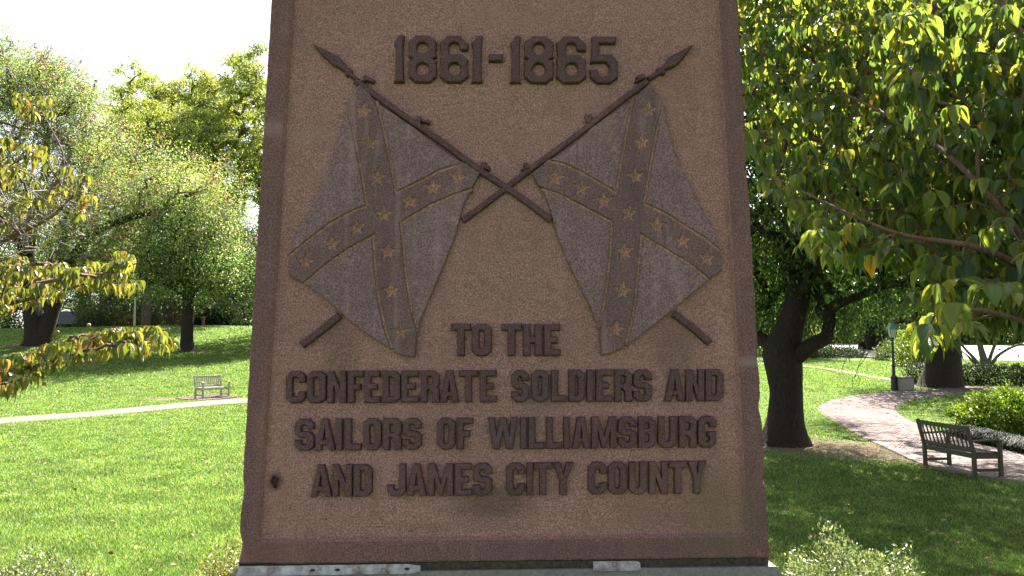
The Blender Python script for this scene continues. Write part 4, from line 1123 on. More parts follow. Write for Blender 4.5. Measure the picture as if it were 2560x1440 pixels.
right = [(1, 96, 1850, 1.15), (0, 80, 1960, 1.0), (3, 118, 2080, 1.1), (2, 104, 2210, 1.1), (0, 112, 2330, 1.2), (1, 100, 2440, 1.1), (3, 106, 2560, 1.2), (2, 96, 2700, 1.2), (0, 62, 2010, .78), (1, 92, 2900, 1.2), (3, 134, 2150, 1.4), (1, 130, 2400, 1.5), (0, 128, 2650, 1.5), (2, 132, 1900, 1.4),
         (5, 108, 1900, 1.3), (4, 104, 1985, 1.3), (5, 100, 2075, 1.3), (4, 106, 2150, 1.3), (5, 103, 2230, 1.2), (4, 101, 2300, 1.3), (5, 99, 2380, 1.3), (4, 98, 2460, 1.2), (5, 97, 2540, 1.3), (4, 96, 2630, 1.3), (5, 72, 1930, .7), (4, 70, 1990, .62)]
LBL = {80: "woodland tree standing directly behind the leaning trunk on the left", 366: "pale tree in the gap between the two big left trees", 250: "small woodland tree behind the rounded grey-green shrub", 500: "woodland tree showing under the pines, right of the straight trunk",
       620: "woodland tree beside the monument's left edge, behind the ridge", 545: "small tree low on the ridge between straight trunk and monument", 200: "tall tree far behind the spreading tree's crown", -120: "woodland tree just outside the left edge", 640: "small tree touching the monument's left edge", 430: "far tree filling the view behind the pines", -420: "tree well outside the left edge", 
       20: "bushy tree at the left edge behind the near dogwood branches", 150: "bushy tree behind the parked car", 255: "bushy tree between the car and the pale post", 330: "bushy tree rising behind the pale post", 510: "bushy tree behind the brick pillar", 590: "bushy tree low beside the monument's left edge", -110: "bushy tree outside the left edge",
       1960: "woodland tree straight behind the gnarled trunk", 2080: "tall tree above the leaf-littered bank", 2210: "tall tree behind the street lamp", 2330: "tall tree behind the thick trunk", 2440: "tall tree behind the multi-stemmed tree", 2560: "tall tree at the right edge beyond the road", 2700: "tree outside the right edge", 2010: "smaller tree between gnarled trunk and the four dark trunks", 2900: "tree well outside the right edge",
       2150: "farthest tall tree behind the four dark trunks", 2400: "farthest tall tree beyond the hedge", 2650: "farthest tall tree outside the right edge", 1985: "bushy tree beyond the road, right of the gnarled trunk", 2075: "bushy tree beyond the road above the far path", 2230: "bushy tree beyond the road behind the lamp's lantern", 2300: "bushy tree beyond the road right of the lamp", 2380: "bushy tree beyond the road behind the thick trunk",
       2460: "bushy tree beyond the road behind the thin stems", 2540: "bushy tree beyond the road at the right edge", 2630: "bushy tree beyond the road outside the right edge", 1930: "bushy tree close behind the fork of the gnarled trunk", 1990: "low bushy tree seen under the gnarled tree's limb"}
used = set(); rg = random.Random(8)
for side, lst in (("left of the monument", left), ("right of the monument", right)):
    hid = 0
    for (v, Y, px, s) in lst:
        x = gx_at(px, Y)
        if 640 < px < 1860: lb, gr = ["woodland tree hidden behind the monument's left part", "woodland tree hidden behind the monument's middle", "woodland tree hidden behind the monument's right part"][0 if px < 960 else (1 if px < 1400 else 2)], "woodland trees hidden behind the monument"
        else: lb, gr = ("leafy woodland tree in the far belt beyond the grassy bank" if "left" in side else "leafy woodland tree in the far belt beyond the pale road"), ("woodland trees beyond the bank" if "left" in side else "woodland trees beyond the road")
        lb = LBL.pop(px, lb)
        put(wd[v], v not in used, x, Y, s, rg.random() * 6, lb, gr); used.add(v)

# ---- the big dark tree right of the monument
rng = np.random.RandomState(21)
tm = empty("gnarled_tree", tuple(TR), "big dark tree with a thick forked trunk just right of the monument", "tree"); Yt = TR[1]
def tp(px, py, dy=0.0): return rel(at(px, py, Yt + dy), TR)
trunk = [tp(1958, 1140), tp(1960, 1112), tp(1963, 1060), tp(1966, 980), tp(1958, 920), tp(1950, 880), tp(1972, 820), tp(1992, 760), tp(2006, 690, .3), tp(2010, 600, .5), tp(2020, 480, .8), tp(2040, 340, 1)]
v_, q_, Pm, _ = loft(trunk, [.95, .62, .40, .345, .42, .46, .34, .30, .27, .22, .16, .08], 16, 7, .07); link("trunk", npmesh("trunk", v_, q_, BARK_D, True), tm)
limbs = [([tp(1965, 905), tp(2000, 885, -.3), tp(2035, 858, -.5), tp(2068, 845, -.5), tp(2074, 800, -.4), tp(2072, 770, -.3), tp(2110, 752, -.6), tp(2150, 738, -.8), tp(2190, 722, -1), tp(2240, 708, -1.2), tp(2290, 712, -1.4), tp(2350, 690, -1.6), tp(2420, 650, -1.8)], [.22, .21, .19, .17, .13, .13, .11, .10, .09, .085, .08, .06, .03]),
         ([tp(2074, 800, -.4), tp(2050, 775, -.3), tp(2055, 760, -.2), tp(2035, 700, 0), tp(2060, 600, .2)], [.12, .14, .10, .07, .04]),
         ([tp(1945, 880), tp(1910, 850, .3), tp(1860, 835, .6), tp(1800, 800, .8), tp(1700, 720, 1)], [.20, .17, .15, .12, .05]),
         ([tp(1990, 780), tp(1960, 650, 1.2), tp(1900, 520, 2.2), tp(1820, 380, 3)], [.15, .12, .09, .04]),
         ([tp(2000, 740), tp(2060, 640, -1.2), tp(2160, 500, -2.4), tp(2280, 400, -3.4)], [.14, .11, .08, .04])]
nodes = list(Pm[40:])
for k, (pp, rr_) in enumerate(limbs):
    v_, q_, P_, _ = loft(pp, rr_, 10, 30 + k, .08); link("limb", npmesh("limb", v_, q_, BARK_D, True), tm); nodes += list(P_[8:])
def bl(px, py, dy, rx, ry, rz): c = tp(px, py, dy); return (c[0], c[1], c[2], rx, ry, rz)
blobs = [bl(1930, 520, 0, 2.2, 2.6, 1.9), bl(1900, 700, .5, 1.5, 2.2, 1.0), bl(2010, 560, .5, 2.2, 3, 1.7), bl(2120, 560, -1, 2.6, 3, 1.5), bl(2260, 600, -2, 2.6, 3, 1.1), bl(1990, 300, 0, 3.4, 4, 2.2), bl(2200, 330, -2, 3.6, 4, 2.0), bl(1700, 420, 1, 3.6, 4, 2.5), bl(2400, 420, -2.5, 3, 3.6, 2.0), bl(1930, 780, 1.4, 1.1, 1.4, .9), bl(2040, 720, 1.5, 1.0, 1.5, .9), bl(2140, 690, .3, 1.6, 2.0, .7), bl(2280, 690, -1.5, 1.2, 1.6, .5), bl(2420, 600, -3, 2.4, 2.8, 1.0), bl(1600, 600, 1, 2.4, 3, 1.6), bl(2080, 150, -1, 3.4, 4, 2.2), bl(2560, 480, -4, 2.8, 3, 1.4), bl(1935, 620, .3, 1.9, 2.2, 1.6), bl(1990, 680, 1.2, 1.6, 1.8, 1.0), bl(1900, 800, 1.8, 1.2, 1.2, .9),
         *[tuple(rel(q, TR)) + r for q, r in (((8.2, 13.5, 9.3), (2.6, 2.6, 1.3)), ((10.5, 16.5, 9.8), (3, 3, 1.6)), ((7.0, 17.5, 10.5), (3, 3, 1.8)), ((12.5, 12.5, 9.5), (3, 3, 1.4)), ((9.5, 10.8, 8.3), (2.2, 2.2, 1.0)), ((6.6, 11.6, 8.2), (1.6, 1.6, .9)))]]  # closing clumps lie above the view, added to shade the near lawn
tg = np.concatenate([blob_targets(blobs, 1750, rng), blob_targets(blobs[-6:] + [tuple(rel((9.0, 20.5, 10.5), TR)) + (3, 3, 1.6), tuple(rel((4.9, 14.5, 9.5), TR)) + (2.0, 2.2, 1.2), tuple(rel((12.3, 22.5, 9.3), TR)) + (2.6, 2.6, 1.3), tuple(rel((13.5, 27.0, 9.6), TR)) + (2.6, 2.6, 1.3), tuple(rel((10.4, 26.0, 9.8), TR)) + (2.2, 2.5, 1.0), tuple(rel((12.4, 31.0, 10.4), TR)) + (2.4, 2.6, 1.1)], 1000, rng, .2)])  # unseen high clumps added to shade the lawn and dapple the path
segs = colonize(nodes, None, list(tg), rng, .12, .008, .5, .10)
v_, q_ = tubes(segs, 4); link("branches", npmesh("branches", v_, q_, BARK_D, True), tm)["kind"] = "stuff"
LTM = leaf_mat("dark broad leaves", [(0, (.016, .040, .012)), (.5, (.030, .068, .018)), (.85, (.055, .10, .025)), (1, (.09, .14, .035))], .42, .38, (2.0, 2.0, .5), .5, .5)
v1_, q1_ = crown(tg, 48, .34, rng, .125, .9, .46)
# hanging sprays of narrow leaves under the low limbs
hang = [tp(px, py, dy) for px, py, dy in [(1905, 800, .5), (1925, 830, .8), (1912, 740, .2), (2010, 790, .6), (2022, 830, .6), (2110, 790, -.6), (2125, 815, -.6), (2140, 770, -.7), (2085, 780, -.4), (2020, 750, .3), (2040, 715, .0), (2190, 760, -1), (2230, 745, -1.2), (2300, 750, -1.4)]]
hs = []
for p in hang:
    for k in range(9):
        a = p + rng.normal(0, .18, 3); 
        for z in np.arange(0, .75, .045): hs.append(a + np.array([rng.normal(0, .03), rng.normal(0, .03), .35 - z]))
v2_, q2_ = crown(np.array(hs), 2, .03, rng, .10, 1.8, .3)
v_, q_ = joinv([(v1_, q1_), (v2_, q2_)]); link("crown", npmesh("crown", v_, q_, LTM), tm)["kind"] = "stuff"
# bare hanging twigs in front of the far lawn
sg = []
for (pts) in ([(2190, 820), (2175, 850), (2160, 880), (2148, 910), (2140, 935), (2133, 960)], [(2150, 880), (2120, 890), (2108, 915), (2104, 930)], [(2142, 930), (2150, 950), (2146, 965)], [(2140, 935), (2130, 950), (2132, 972)], [(2148, 915), (2160, 900), (2172, 880)], [(2110, 905), (2120, 880), (2150, 850), (2190, 835)]):
    P3 = [tp(a, b, -1.0) for a, b in pts]
    for i in range(len(P3) - 1): sg.append((P3[i], P3[i + 1], .007, .005))
v_, q_ = tubes(sg, 4); link("hanging_twigs", npmesh("hanging_twigs", v_, q_, BARK_D, True), tm)["kind"] = "stuff"

# ---- thick tree by the hedge, and the tree added to shade the near right lawn
def simple_tree(name, base, pts, rads, blobs_px, ntg, per, spread, leaf, mat, label, cat="tree", bark=BARK_D, seed=1, limbs=(), tw=.010, droop=.4, wl=.55, start=8):
    rng = np.random.RandomState(seed); e = empty(name, tuple(base), label, cat)
    v_, q_, P_, _ = loft([rel(p, base) for p in pts], rads, 14, seed, .06); link("trunk", npmesh("trunk", v_, q_, bark, True), e)
    nodes = list(P_[start:])
    for k, (pp, rr_) in enumerate(limbs):
        v_, q_, Pl, _ = loft([rel(p, base) for p in pp], rr_, 9, seed + k, .08); link("limb", npmesh("limb", v_, q_, bark, True), e); nodes += list(Pl[4:])
    bb = [tuple(rel(c, base)) + tuple(r_) for c, r_ in blobs_px]
    tg = blob_targets(bb, ntg, rng); segs = colonize(nodes, None, list(tg), rng, .12, tw, .5, .14)
    v_, q_ = tubes(segs, 4); link("branches", npmesh("branches", v_, q_, bark, True), e)["kind"] = "stuff"
    v_, q_ = crown(tg, per, spread, rng, leaf, droop, wl); link("crown", npmesh("crown", v_, q_, mat), e)["kind"] = "stuff"
    return e
Y5 = T5[1]
simple_tree("thick_trunked_tree", T5, [at(2350, 985, Y5), at(2352, 962, Y5), at(2358, 920, Y5), at(2362, 850, Y5), at(2366, 790, Y5), at(2370, 700, Y5), at(2380, 560, Y5)], [1.25, .95, .80, .66, .6, .48, .2],
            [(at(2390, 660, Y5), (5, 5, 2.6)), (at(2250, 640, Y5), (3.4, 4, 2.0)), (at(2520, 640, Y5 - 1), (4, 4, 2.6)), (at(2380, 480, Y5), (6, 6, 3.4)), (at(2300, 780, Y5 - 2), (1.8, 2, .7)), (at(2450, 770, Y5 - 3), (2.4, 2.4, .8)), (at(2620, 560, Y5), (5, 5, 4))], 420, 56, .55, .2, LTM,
            "thick-trunked tree in front of the clipped hedge on the right", seed=51, limbs=[([at(2362, 830, Y5), at(2300, 800, Y5 - .5), at(2240, 800, Y5 - 1), at(2180, 820, Y5 - 1)], [.3, .2, .14, .06]), ([at(2365, 800, Y5), at(2440, 790, Y5 - .6), at(2520, 760, Y5 - 1)], [.3, .2, .1])])
# group of dark trunks before the road
for k, (px, py, w_, lean) in enumerate([(2156, 874, .40, 2), (2171, 874, .42, -2), (2186, 876, .55, -8), (2196, 877, .55, 10)]):
    b = gp(px, py); Yb = b[1]
    simple_tree("far_dark_tree", b, [at(px, py + 8, Yb), at(px, py, Yb), at(px + lean, 850, Yb), at(px + lean * 2, 820, Yb), at(px + lean * 3, 740, Yb)], [w_ * 1.6, w_ * 1.1, w_ * .9, w_ * .8, .2],
                [(at(px + lean * 4, 780, Yb), (4.2, 4, 1.7)), (at(px + lean * 2, 690, Yb), (5, 5, 3.5))], 130, 44, .8, .30, LW1,
                ["leftmost and slimmest of the four dark trunks before the road", "second of the four dark trunks before the road", "third trunk before the road, next to the lamp", "rightmost far dark trunk, leaning right behind the lamp"][k], seed=60 + k, limbs=[([at(px, 850, Yb), at(px + 25, 825, Yb), at(px + 60, 815, Yb)], [.3, .2, .1])] if k == 3 else ())["group"] = "dark trunks before the road"
# multi-stemmed small tree above the hedge
bm = gp(2462, 930); Ym = bm[1] + .2
def mp(px, py, dy=0): return at(px, py, Ym + dy)
simple_tree("multi_stemmed_tree", bm, [mp(2462, 935), mp(2460, 900), mp(2452, 870), mp(2440, 820), mp(2450, 760)], [.22, .19, .15, .10, .05],
            [(mp(2470, 760), (2.6, 2.6, 1.2)), (mp(2560, 770), (2.4, 2.4, 1.3)), (mp(2400, 760), (1.6, 2, 1.0)), (mp(2520, 690), (3, 3, 1.5))], 170, 40, .4, .13, LW2,
            "small multi-stemmed tree rising from the hedge before the bright road", seed=71, bark=BARK_G, limbs=[([mp(2464, 925), mp(2480, 880), mp(2492, 850), mp(2500, 800), mp(2490, 770)], [.12, .09, .08, .06, .03]), ([mp(2468, 928), mp(2492, 890), mp(2520, 872), mp(2550, 860), mp(2590, 850)], [.12, .09, .07, .06, .03]),
            ([mp(2455, 928), mp(2435, 895), mp(2415, 875), mp(2395, 850), mp(2380, 810)], [.13, .10, .08, .06, .03]), ([mp(2445, 925), mp(2432, 905), mp(2420, 890), mp(2405, 878)], [.07, .06, .05, .03])])

# ---- unseen tree added right of the frame to shade the near right lawn
sb = np.array([11.5, 6.5, float(hgt(11.5, 6.5))])
simple_tree("added_shade_tree", sb, [(11.5, 6.5, -.9), (11.5, 6.5, -.4), (11.4, 6.5, 1.5), (11.2, 6.6, 4), (10.8, 6.8, 7), (10.6, 7, 10)], [.8, .55, .45, .38, .26, .1],
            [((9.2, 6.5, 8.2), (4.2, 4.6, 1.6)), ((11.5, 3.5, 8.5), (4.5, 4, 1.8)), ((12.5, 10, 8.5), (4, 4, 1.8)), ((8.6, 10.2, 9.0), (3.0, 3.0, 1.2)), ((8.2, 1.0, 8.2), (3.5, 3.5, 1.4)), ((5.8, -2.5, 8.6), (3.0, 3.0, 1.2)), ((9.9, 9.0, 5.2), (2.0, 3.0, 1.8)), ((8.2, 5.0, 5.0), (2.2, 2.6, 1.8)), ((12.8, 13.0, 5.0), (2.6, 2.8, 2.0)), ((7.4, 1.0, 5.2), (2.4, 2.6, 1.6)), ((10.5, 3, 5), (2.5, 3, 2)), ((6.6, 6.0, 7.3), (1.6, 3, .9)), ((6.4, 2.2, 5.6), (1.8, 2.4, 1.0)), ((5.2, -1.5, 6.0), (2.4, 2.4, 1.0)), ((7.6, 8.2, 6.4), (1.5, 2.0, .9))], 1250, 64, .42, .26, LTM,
            "unseen tall tree added outside the right edge to shade the near lawn", seed=91, limbs=[([(11.3, 6.5, 3.2), (9.5, 5, 5.5), (8, 3, 7)], [.25, .16, .08]), ([(11.2, 6.6, 3.8), (9.6, 8, 6), (8.6, 9.5, 7.8)], [.22, .15, .07])])
# ---------------------------------------------------------------- broad drooping dogwood leaves, near the camera
def kleaf(curl, fold, wid, n=7):
    V = []; 
    for i in range(n):
        t = i / (n - 1)
        w_ = wid * (math.sin(math.pi * min(1, t ** .72)) ** .9) * (1 - .35 * t ** 3) if 0 < t < 1 else .004
        x = t - .12 * curl * t ** 2; z = -curl * .55 * t ** 2
        f = fold * w_
        V += [(x, -w_, z + f), (x, -w_ * .5, z + f * .75 * .5 + .012 * math.sin(t * 30)), (x, 0, z), (x, w_ * .5, z + f * .75 * .5 + .012 * math.sin(t * 30)), (x, w_, z + f)]
    Q = [(i * 5 + j, i * 5 + j + 5, i * 5 + j + 6, i * 5 + j + 1) for i in range(n - 1) for j in range(4)]
    return np.array(V), np.array(Q)
KL = [kleaf(.5, .5, .25), kleaf(.9, .7, .23), kleaf(.25, .35, .27), kleaf(1.2, .9, .22)]
def kmat(name, cols, trans, tint, rough, spec, coat=0.0):
    m = leaf_mat(name, cols, trans, rough, tint, spec); nt = m.node_tree
    cr = [n for n in nt.nodes if n.bl_idname == "ShaderNodeValToRGB"][0]; g = [n for n in nt.nodes if n.bl_idname == "ShaderNodeNewGeometry"][0]
    oi = N(nt, "ShaderNodeObjectInfo"); s_ = math_(nt, 'FRACT', math_(nt, 'ADD', math_(nt, 'MULTIPLY', oi.outputs["Random"], 7.31), g.outputs["Random Per Island"]))
    nt.links.new(s_, cr.inputs[0]); bs = nt.nodes["Principled BSDF"]
    # parallel veins as fine relief
    bs.inputs["Coat Weight"].default_value = coat; bs.inputs["Coat Roughness"].default_value = .35
    nz = noise(nt, g.outputs["Position"], 160, 2, .5, .3, .7); bump(nt, bs, nz, .35, .002)
    return m
def rosettes(tg, rng, L, count, droop, axis_bias=None, curlpick=(0, 1, 2, 3)):
    """frames for leaves: list of (base, D, N, L, variant)"""
    out = []
    for p in tg:
        a0 = rng.rand() * 6.28; k = rng.randint(count[0], count[1] + 1); dr = droop * (.35 + 1.2 * rng.rand())
        for i in range(k):
            a = a0 + i * 6.283 / k + rng.normal(0, .25); h = np.array([math.cos(a), math.sin(a), 0])
            D = h * (.75 + .3 * rng.rand()) + np.array([0, 0, -dr * (.5 + .9 * rng.rand())]); D /= np.linalg.norm(D)
            Nn = np.array([0, 0, 1.0]) + h * .9 + rng.normal(0, .28, 3); Nn -= D * np.dot(Nn, D); Nn /= np.linalg.norm(Nn)
            out.append((p + h * .012, D, Nn, L * (.45 + .75 * rng.rand()), curlpick[rng.randint(len(curlpick))]))
    return out
def place_leaves(parent, base, fr, mat, keep, name="leaf"):
    """the leaves that show largest become objects of their own, the rest one mesh"""
    base = np.asarray(base)
    C = np.array([f[0] for f in fr]); Ls = np.array([f[3] for f in fr])
    rel_ = C - EYE; dz_ = rel_ @ fw; X = rel_ @ RT / dz_ * F + 1280; Y = 720 - rel_ @ UP / dz_ * F
    size = Ls / dz_; vis = (X > 0) & (X < 2560) & (Y > 0) & (Y < 1440) & ~((X > 640) & (X < 1850))
    order = np.argsort(-np.where(vis, size, 0)); meshes = []
    for v_, q_ in KL: meshes.append(npmesh(name, v_, q_, mat, True))
    for i in order[:keep]:
        p, D, Nn, L, k = fr[i]; S = np.cross(Nn, D)
        o = link(name, meshes[k], parent); m = Matrix.Identity(4)
        for r_ in range(3): m[r_][0] = D[r_] * L; m[r_][1] = S[r_] * L; m[r_][2] = Nn[r_] * L; m[r_][3] = p[r_] - base[r_]
        o.matrix_local = m
    Vs = []; Qs = []; o_ = 0
    for k in range(len(KL)):
        idx = [i for i in order[keep:] if fr[i][4] == k]
        if not idx: continue
        P = np.array([fr[i][0] for i in idx]) - base; D = np.array([fr[i][1] for i in idx]); Nn = np.array([fr[i][2] for i in idx]); L = np.array([fr[i][3] for i in idx]); S = np.cross(Nn, D)
        v0, q0 = KL[k]
        V = P[:, None] + (D[:, None] * v0[None, :, :1] + S[:, None] * v0[None, :, 1:2] + Nn[:, None] * v0[None, :, 2:3]) * L[:, None, None]
        Vs.append(V.reshape(-1, 3)); Qs.append((q0[None] + (np.arange(len(idx)) * len(v0))[:, None, None]).reshape(-1, 4) + o_); o_ += len(idx) * len(v0)
    link("foliage", npmesh("foliage", np.concatenate(Vs), np.concatenate(Qs), mat, True), parent)["kind"] = "stuff"
def in_poly(poly, x, y):
    ins = False; n = len(poly)
    for i in range(n):
        x0, y0 = poly[i - 1]; x1, y1 = poly[i]
        if (y0 > y) != (y1 > y) and x < (x1 - x0) * (y - y0) / (y1 - y0) + x0: ins = not ins
    return ins
def sample_poly(poly, n, rng):
    xs = [p[0] for p in poly]; ys = [p[1] for p in poly]; out = []
    while len(out) < n:
        x = rng.uniform(min(xs), max(xs)); y = rng.uniform(min(ys), max(ys))
        if in_poly(poly, x, y): out.append((x, y))
    return out
# -- right dogwood
rng = np.random.RandomState(77)
KB = np.array([2.75, 3.1, float(hgt(2.75, 3.1))])
kr = empty("dogwood_tree", tuple(KB), "dogwood with broad drooping green leaves filling the upper right, nearest tree", "tree")
v_, q_, Pk, _ = loft([rel(p, KB) for p in [(2.75, 3.1, -.5), (2.75, 3.1, -.2), (2.70, 3.15, .6), (2.6, 3.2, 1.2), (2.45, 3.2, 1.7), (2.35, 3.2, 2.3), (2.3, 3.3, 3.2), (2.2, 3.5, 4.1)]], [.11, .085, .075, .066, .056, .046, .034, .015], 10, 5, .05)
link("trunk", npmesh("trunk", v_, q_, TWIG_R, True), kr)
nodes = list(Pk[14:])
lm = [([(2.45, 3.2, 1.7), at(2600, 760, 2.9), at(2560, 600, 2.7), at(2470, 480, 2.6), at(2330, 350, 3.0), at(2150, 250, 3.5), at(1950, 170, 4.0)], [.026, .018, .014, .010, .008, .006, .003]),
      ([(2.35, 3.2, 2.3), at(2620, 300, 2.9), at(2560, 205, 2.8), at(2440, 140, 2.9), at(2240, 95, 3.2)], [.024, .014, .010, .007, .004]),
      ([(2.45, 3.2, 1.75), at(2600, 690, 2.6), at(2450, 615, 2.5), at(2250, 590, 2.8), at(2090, 520, 3.1), at(1930, 440, 3.6)], [.022, .014, .010, .007, .005, .003]),
      ([(2.6, 3.2, 1.3), at(2700, 900, 2.5), at(2560, 800, 2.3), at(2440, 770, 2.15), at(2360, 790, 2.1)], [.020, .013, .009, .006, .003]),
      ([(2.35, 3.2, 2.5), at(2560, 90, 2.7), at(2480, -30, 2.8), at(2400, -200, 3.0)], [.024, .014, .010, .005]),
      ([(2.3, 3.3, 3.1), at(2300, 0, 3.7), at(2100, -100, 4.2), at(1900, -50, 4.6)], [.024, .014, .009, .004])]
for k, (pp, rr_) in enumerate(lm):
    v_, q_, P_, _ = loft([rel(p, KB) for p in pp], rr_, 7, 80 + k, .05); link("limb", npmesh("limb", v_, q_, TWIG_R, True), kr); nodes += list(P_[4:])
poly = [(1700, -160), (1700, 60), (1790, 340), (1880, 400), (1950, 500), (2000, 560), (2035, 620), (2160, 650), (2300, 650), (2330, 720), (2420, 730), (2560, 720), (2900, 800), (3000, -160)]
tgs = []
for x, y in sample_poly(poly, 2250, rng):
    d0 = 4.35 - 1.25 * (min(x, 2560) - 1850) / 700 - .7 * max(y, -200) / 800
    tgs.append(at(x, y, max(2.05, d0 + rng.choice([-.1, .15, .4, .65, .9]) + rng.normal(0, .12))))
for poly2, n_, d_ in (([(2290, 790), (2400, 730), (2420, 800), (2370, 860), (2310, 850)], 11, 2.05), ([(2280, 690), (2560, 690), (2560, 790), (2400, 800), (2290, 740)], 34, 2.5), ([(2420, 700), (2620, 700), (2620, 800), (2480, 800)], 26, 2.3), ([(1990, 520), (2150, 560), (2240, 590), (2300, 640), (2100, 640), (2010, 610)], 38, 2.9)):
    for x, y in sample_poly(poly2, n_, rng): tgs.append(at(x, y, d_ + rng.uniform(-.1, .35)))
for x, y in sample_poly([(1700, -160), (1700, 60), (1820, 330), (2000, 420), (2250, 400), (2300, -160)], 420, rng): tgs.append(at(x, y, rng.uniform(4.7, 5.6)))
for x, y in sample_poly([(2180, 10), (2600, 10), (2600, 330), (2300, 330)], 100, rng): tgs.append(at(x, y, rng.uniform(2.55, 3.0)))
# the rest of the crown, out of frame; the last clumps added for shade
for q_ in blob_targets([(2.6, 4.2, 4.6, 1.7, 1.7, .8), (1.7, 5.0, 4.4, 1.2, 1.2, .7), (3.4, 3.9, 3.4, .9, 1.2, .9), (1.9, 3.5, 3.8, .65, .6, .3), (2.5, 3.3, 3.6, .6, .6, .4)], 260, rng): tgs.append(q_)
tgs = np.array(tgs)
segs = colonize(nodes, None, list(tgs - KB), rng, .10, .0014, .42, .014)
v_, q_ = tubes(segs, 5); link("twigs", npmesh("twigs", v_, q_, TWIG_R, True), kr)["kind"] = "stuff"
KR = kmat("dogwood leaves", [(0, (.032, .078, .032)), (.4, (.055, .118, .040)), (.75, (.090, .155, .042)), (.93, (.15, .21, .05)), (.99, (.16, .18, .03)), (1, (.36, .25, .05))], .58, (3.1, 2.2, .75), .38, .5, .3)
fr = rosettes(tgs, rng, .080, (4, 7), 1.15)
place_leaves(kr, KB, fr, KR, 299)
# -- left dogwood
rng = np.random.RandomState(78)
KL0 = np.array([-3.6, 2.9, float(hgt(-3.6, 2.9))])
kl = empty("dogwood_tree", tuple(KL0), "dogwood with small curled yellow-green leaves reaching in from the left edge", "tree")
v_, q_, Pk, _ = loft([rel(p, KL0) for p in [(-3.6, 2.9, -.2), (-3.6, 2.9, 0), (-3.55, 2.95, .8), (-3.4, 3, 1.4), (-3.2, 3, 2.0), (-3.1, 3, 2.7), (-3.0, 3.1, 3.4)]], [.11, .085, .07, .058, .046, .03, .014], 10, 6, .05)
link("trunk", npmesh("trunk", v_, q_, TWIG_R, True), kl)
nodes = list(Pk[14:])
lm = [([(-3.45, 3, 1.3), at(-420, 1060, 3.0), at(-150, 980, 3.0), at(60, 920, 3.0), at(200, 890, 3.0), at(330, 868, 3.0), at(420, 845, 3.0)], [.026, .017, .012, .008, .006, .004, .002]),
      ([(-3.3, 3, 1.7), at(-400, 900, 3.1), at(-100, 790, 3.1), at(60, 750, 3.1), at(200, 715, 3.1), at(350, 655, 3.1)], [.026, .017, .012, .008, .005, .0025]),
      ([(-3.2, 3, 2.0), at(-400, 780, 3.3), at(-100, 650, 3.3), at(20, 600, 3.3), at(120, 500, 3.4), at(170, 400, 3.4), at(100, 270, 3.5)], [.026, .017, .013, .010, .007, .004, .002]),
      ([at(-50, 640, 3.3), at(30, 590, 3.2), at(130, 545, 3.2), at(190, 480, 3.2), at(215, 445, 3.2)], [.012, .010, .006, .004, .002])]
for k, (pp, rr_) in enumerate(lm):
    v_, q_, P_, _ = loft([rel(p, KL0) for p in pp], rr_, 6, 90 + k, .05); link("limb", npmesh("limb", v_, q_, TWIG_R, True), kl); nodes += list(P_[6:])
tgs = []
for poly2, n_, d_ in (([(-60, 900), (60, 880), (150, 850), (260, 815), (380, 815), (430, 838), (420, 862), (300, 875), (200, 895), (80, 915), (-60, 950)], 62, 3.0),
                      ([(-80, 890), (110, 905), (120, 945), (60, 960), (-80, 1000)], 22, 2.9), ([(-80, 900), (30, 940), (10, 985), (-80, 1010)], 14, 2.8),
                      ([(-100, 650), (60, 640), (210, 650), (250, 680), (180, 720), (60, 760), (-100, 800)], 62, 3.1), ([(200, 655), (300, 640), (350, 700), (340, 720), (230, 720)], 20, 3.05), ([(285, 625), (335, 628), (330, 655), (290, 655)], 4, 3.1),
                      ([(-100, 350), (70, 320), (140, 400), (210, 430), (230, 530), (100, 560), (-100, 640)], 66, 3.35), ([(40, 230), (130, 240), (130, 290), (50, 290)], 9, 3.5), ([(-500, 200), (-80, 250), (-80, 1000), (-500, 1050)], 150, 3.2)):
    for x, y in sample_poly(poly2, int(n_ * 1.7), rng): tgs.append(at(x, y, d_ + rng.uniform(-.22, .3)))
tgs = np.array(tgs); segs = colonize(nodes, None, list(tgs - KL0), rng, .08, .0014, .46, .012)
v_, q_ = tubes(segs, 5); link("twigs", npmesh("twigs", v_, q_, TWIG_R, True), kl)["kind"] = "stuff"
KLM = kmat("yellowing dogwood leaves", [(0, (.07, .11, .02)), (.35, (.12, .16, .03)), (.7, (.20, .21, .045)), (.9, (.28, .25, .07)), (.96, (.28, .15, .05)), (1, (.16, .06, .03))], .45, (1.5, 1.35, .6), .32, .8, .3)
fr = rosettes(tgs, rng, .047, (5, 8), 1.3, None, (1, 3, 3, 0))
place_leaves(kl, KL0, fr, KLM, 298)
# dead clustered twigs and curled leaves on the left dogwood
sg = []
for _ in range(110):
    x, y = sample_poly([(-20, 520), (110, 470), (215, 440), (190, 500), (90, 600), (-20, 680)], 1, rng)[0]
    p = at(x, y, 3.25 + rng.uniform(-.15, .2)) - KL0; d = unit(rng.normal(0, 1, (1, 3)) + np.array([[.5, 0, .6]]))[0]
    q2 = p + d * .12; sg.append((p, q2, .0024, .0016)); sg.append((q2, q2 + unit(rng.normal(0, 1, (1, 3)) + np.array([[.3, 0, .5]]))[0] * .07, .0016, .001))
v_, q_ = tubes(sg, 4); link("dead_twigs", npmesh("dead_twigs", v_, q_, TWIG_G), kl)["kind"] = "stuff"
FRU = flat_mat("orange-pink fruit", (.42, .22, .10), .6, 0, .35, 120)
fb = MB(); fb.lathe([(.001, -.011), (.006, -.010), (.0105, -.005), (.0115, .001), (.009, .007), (.004, .0105), (.0005, .011)], n=10); fm = fb.mesh("fruit", FRU, True)
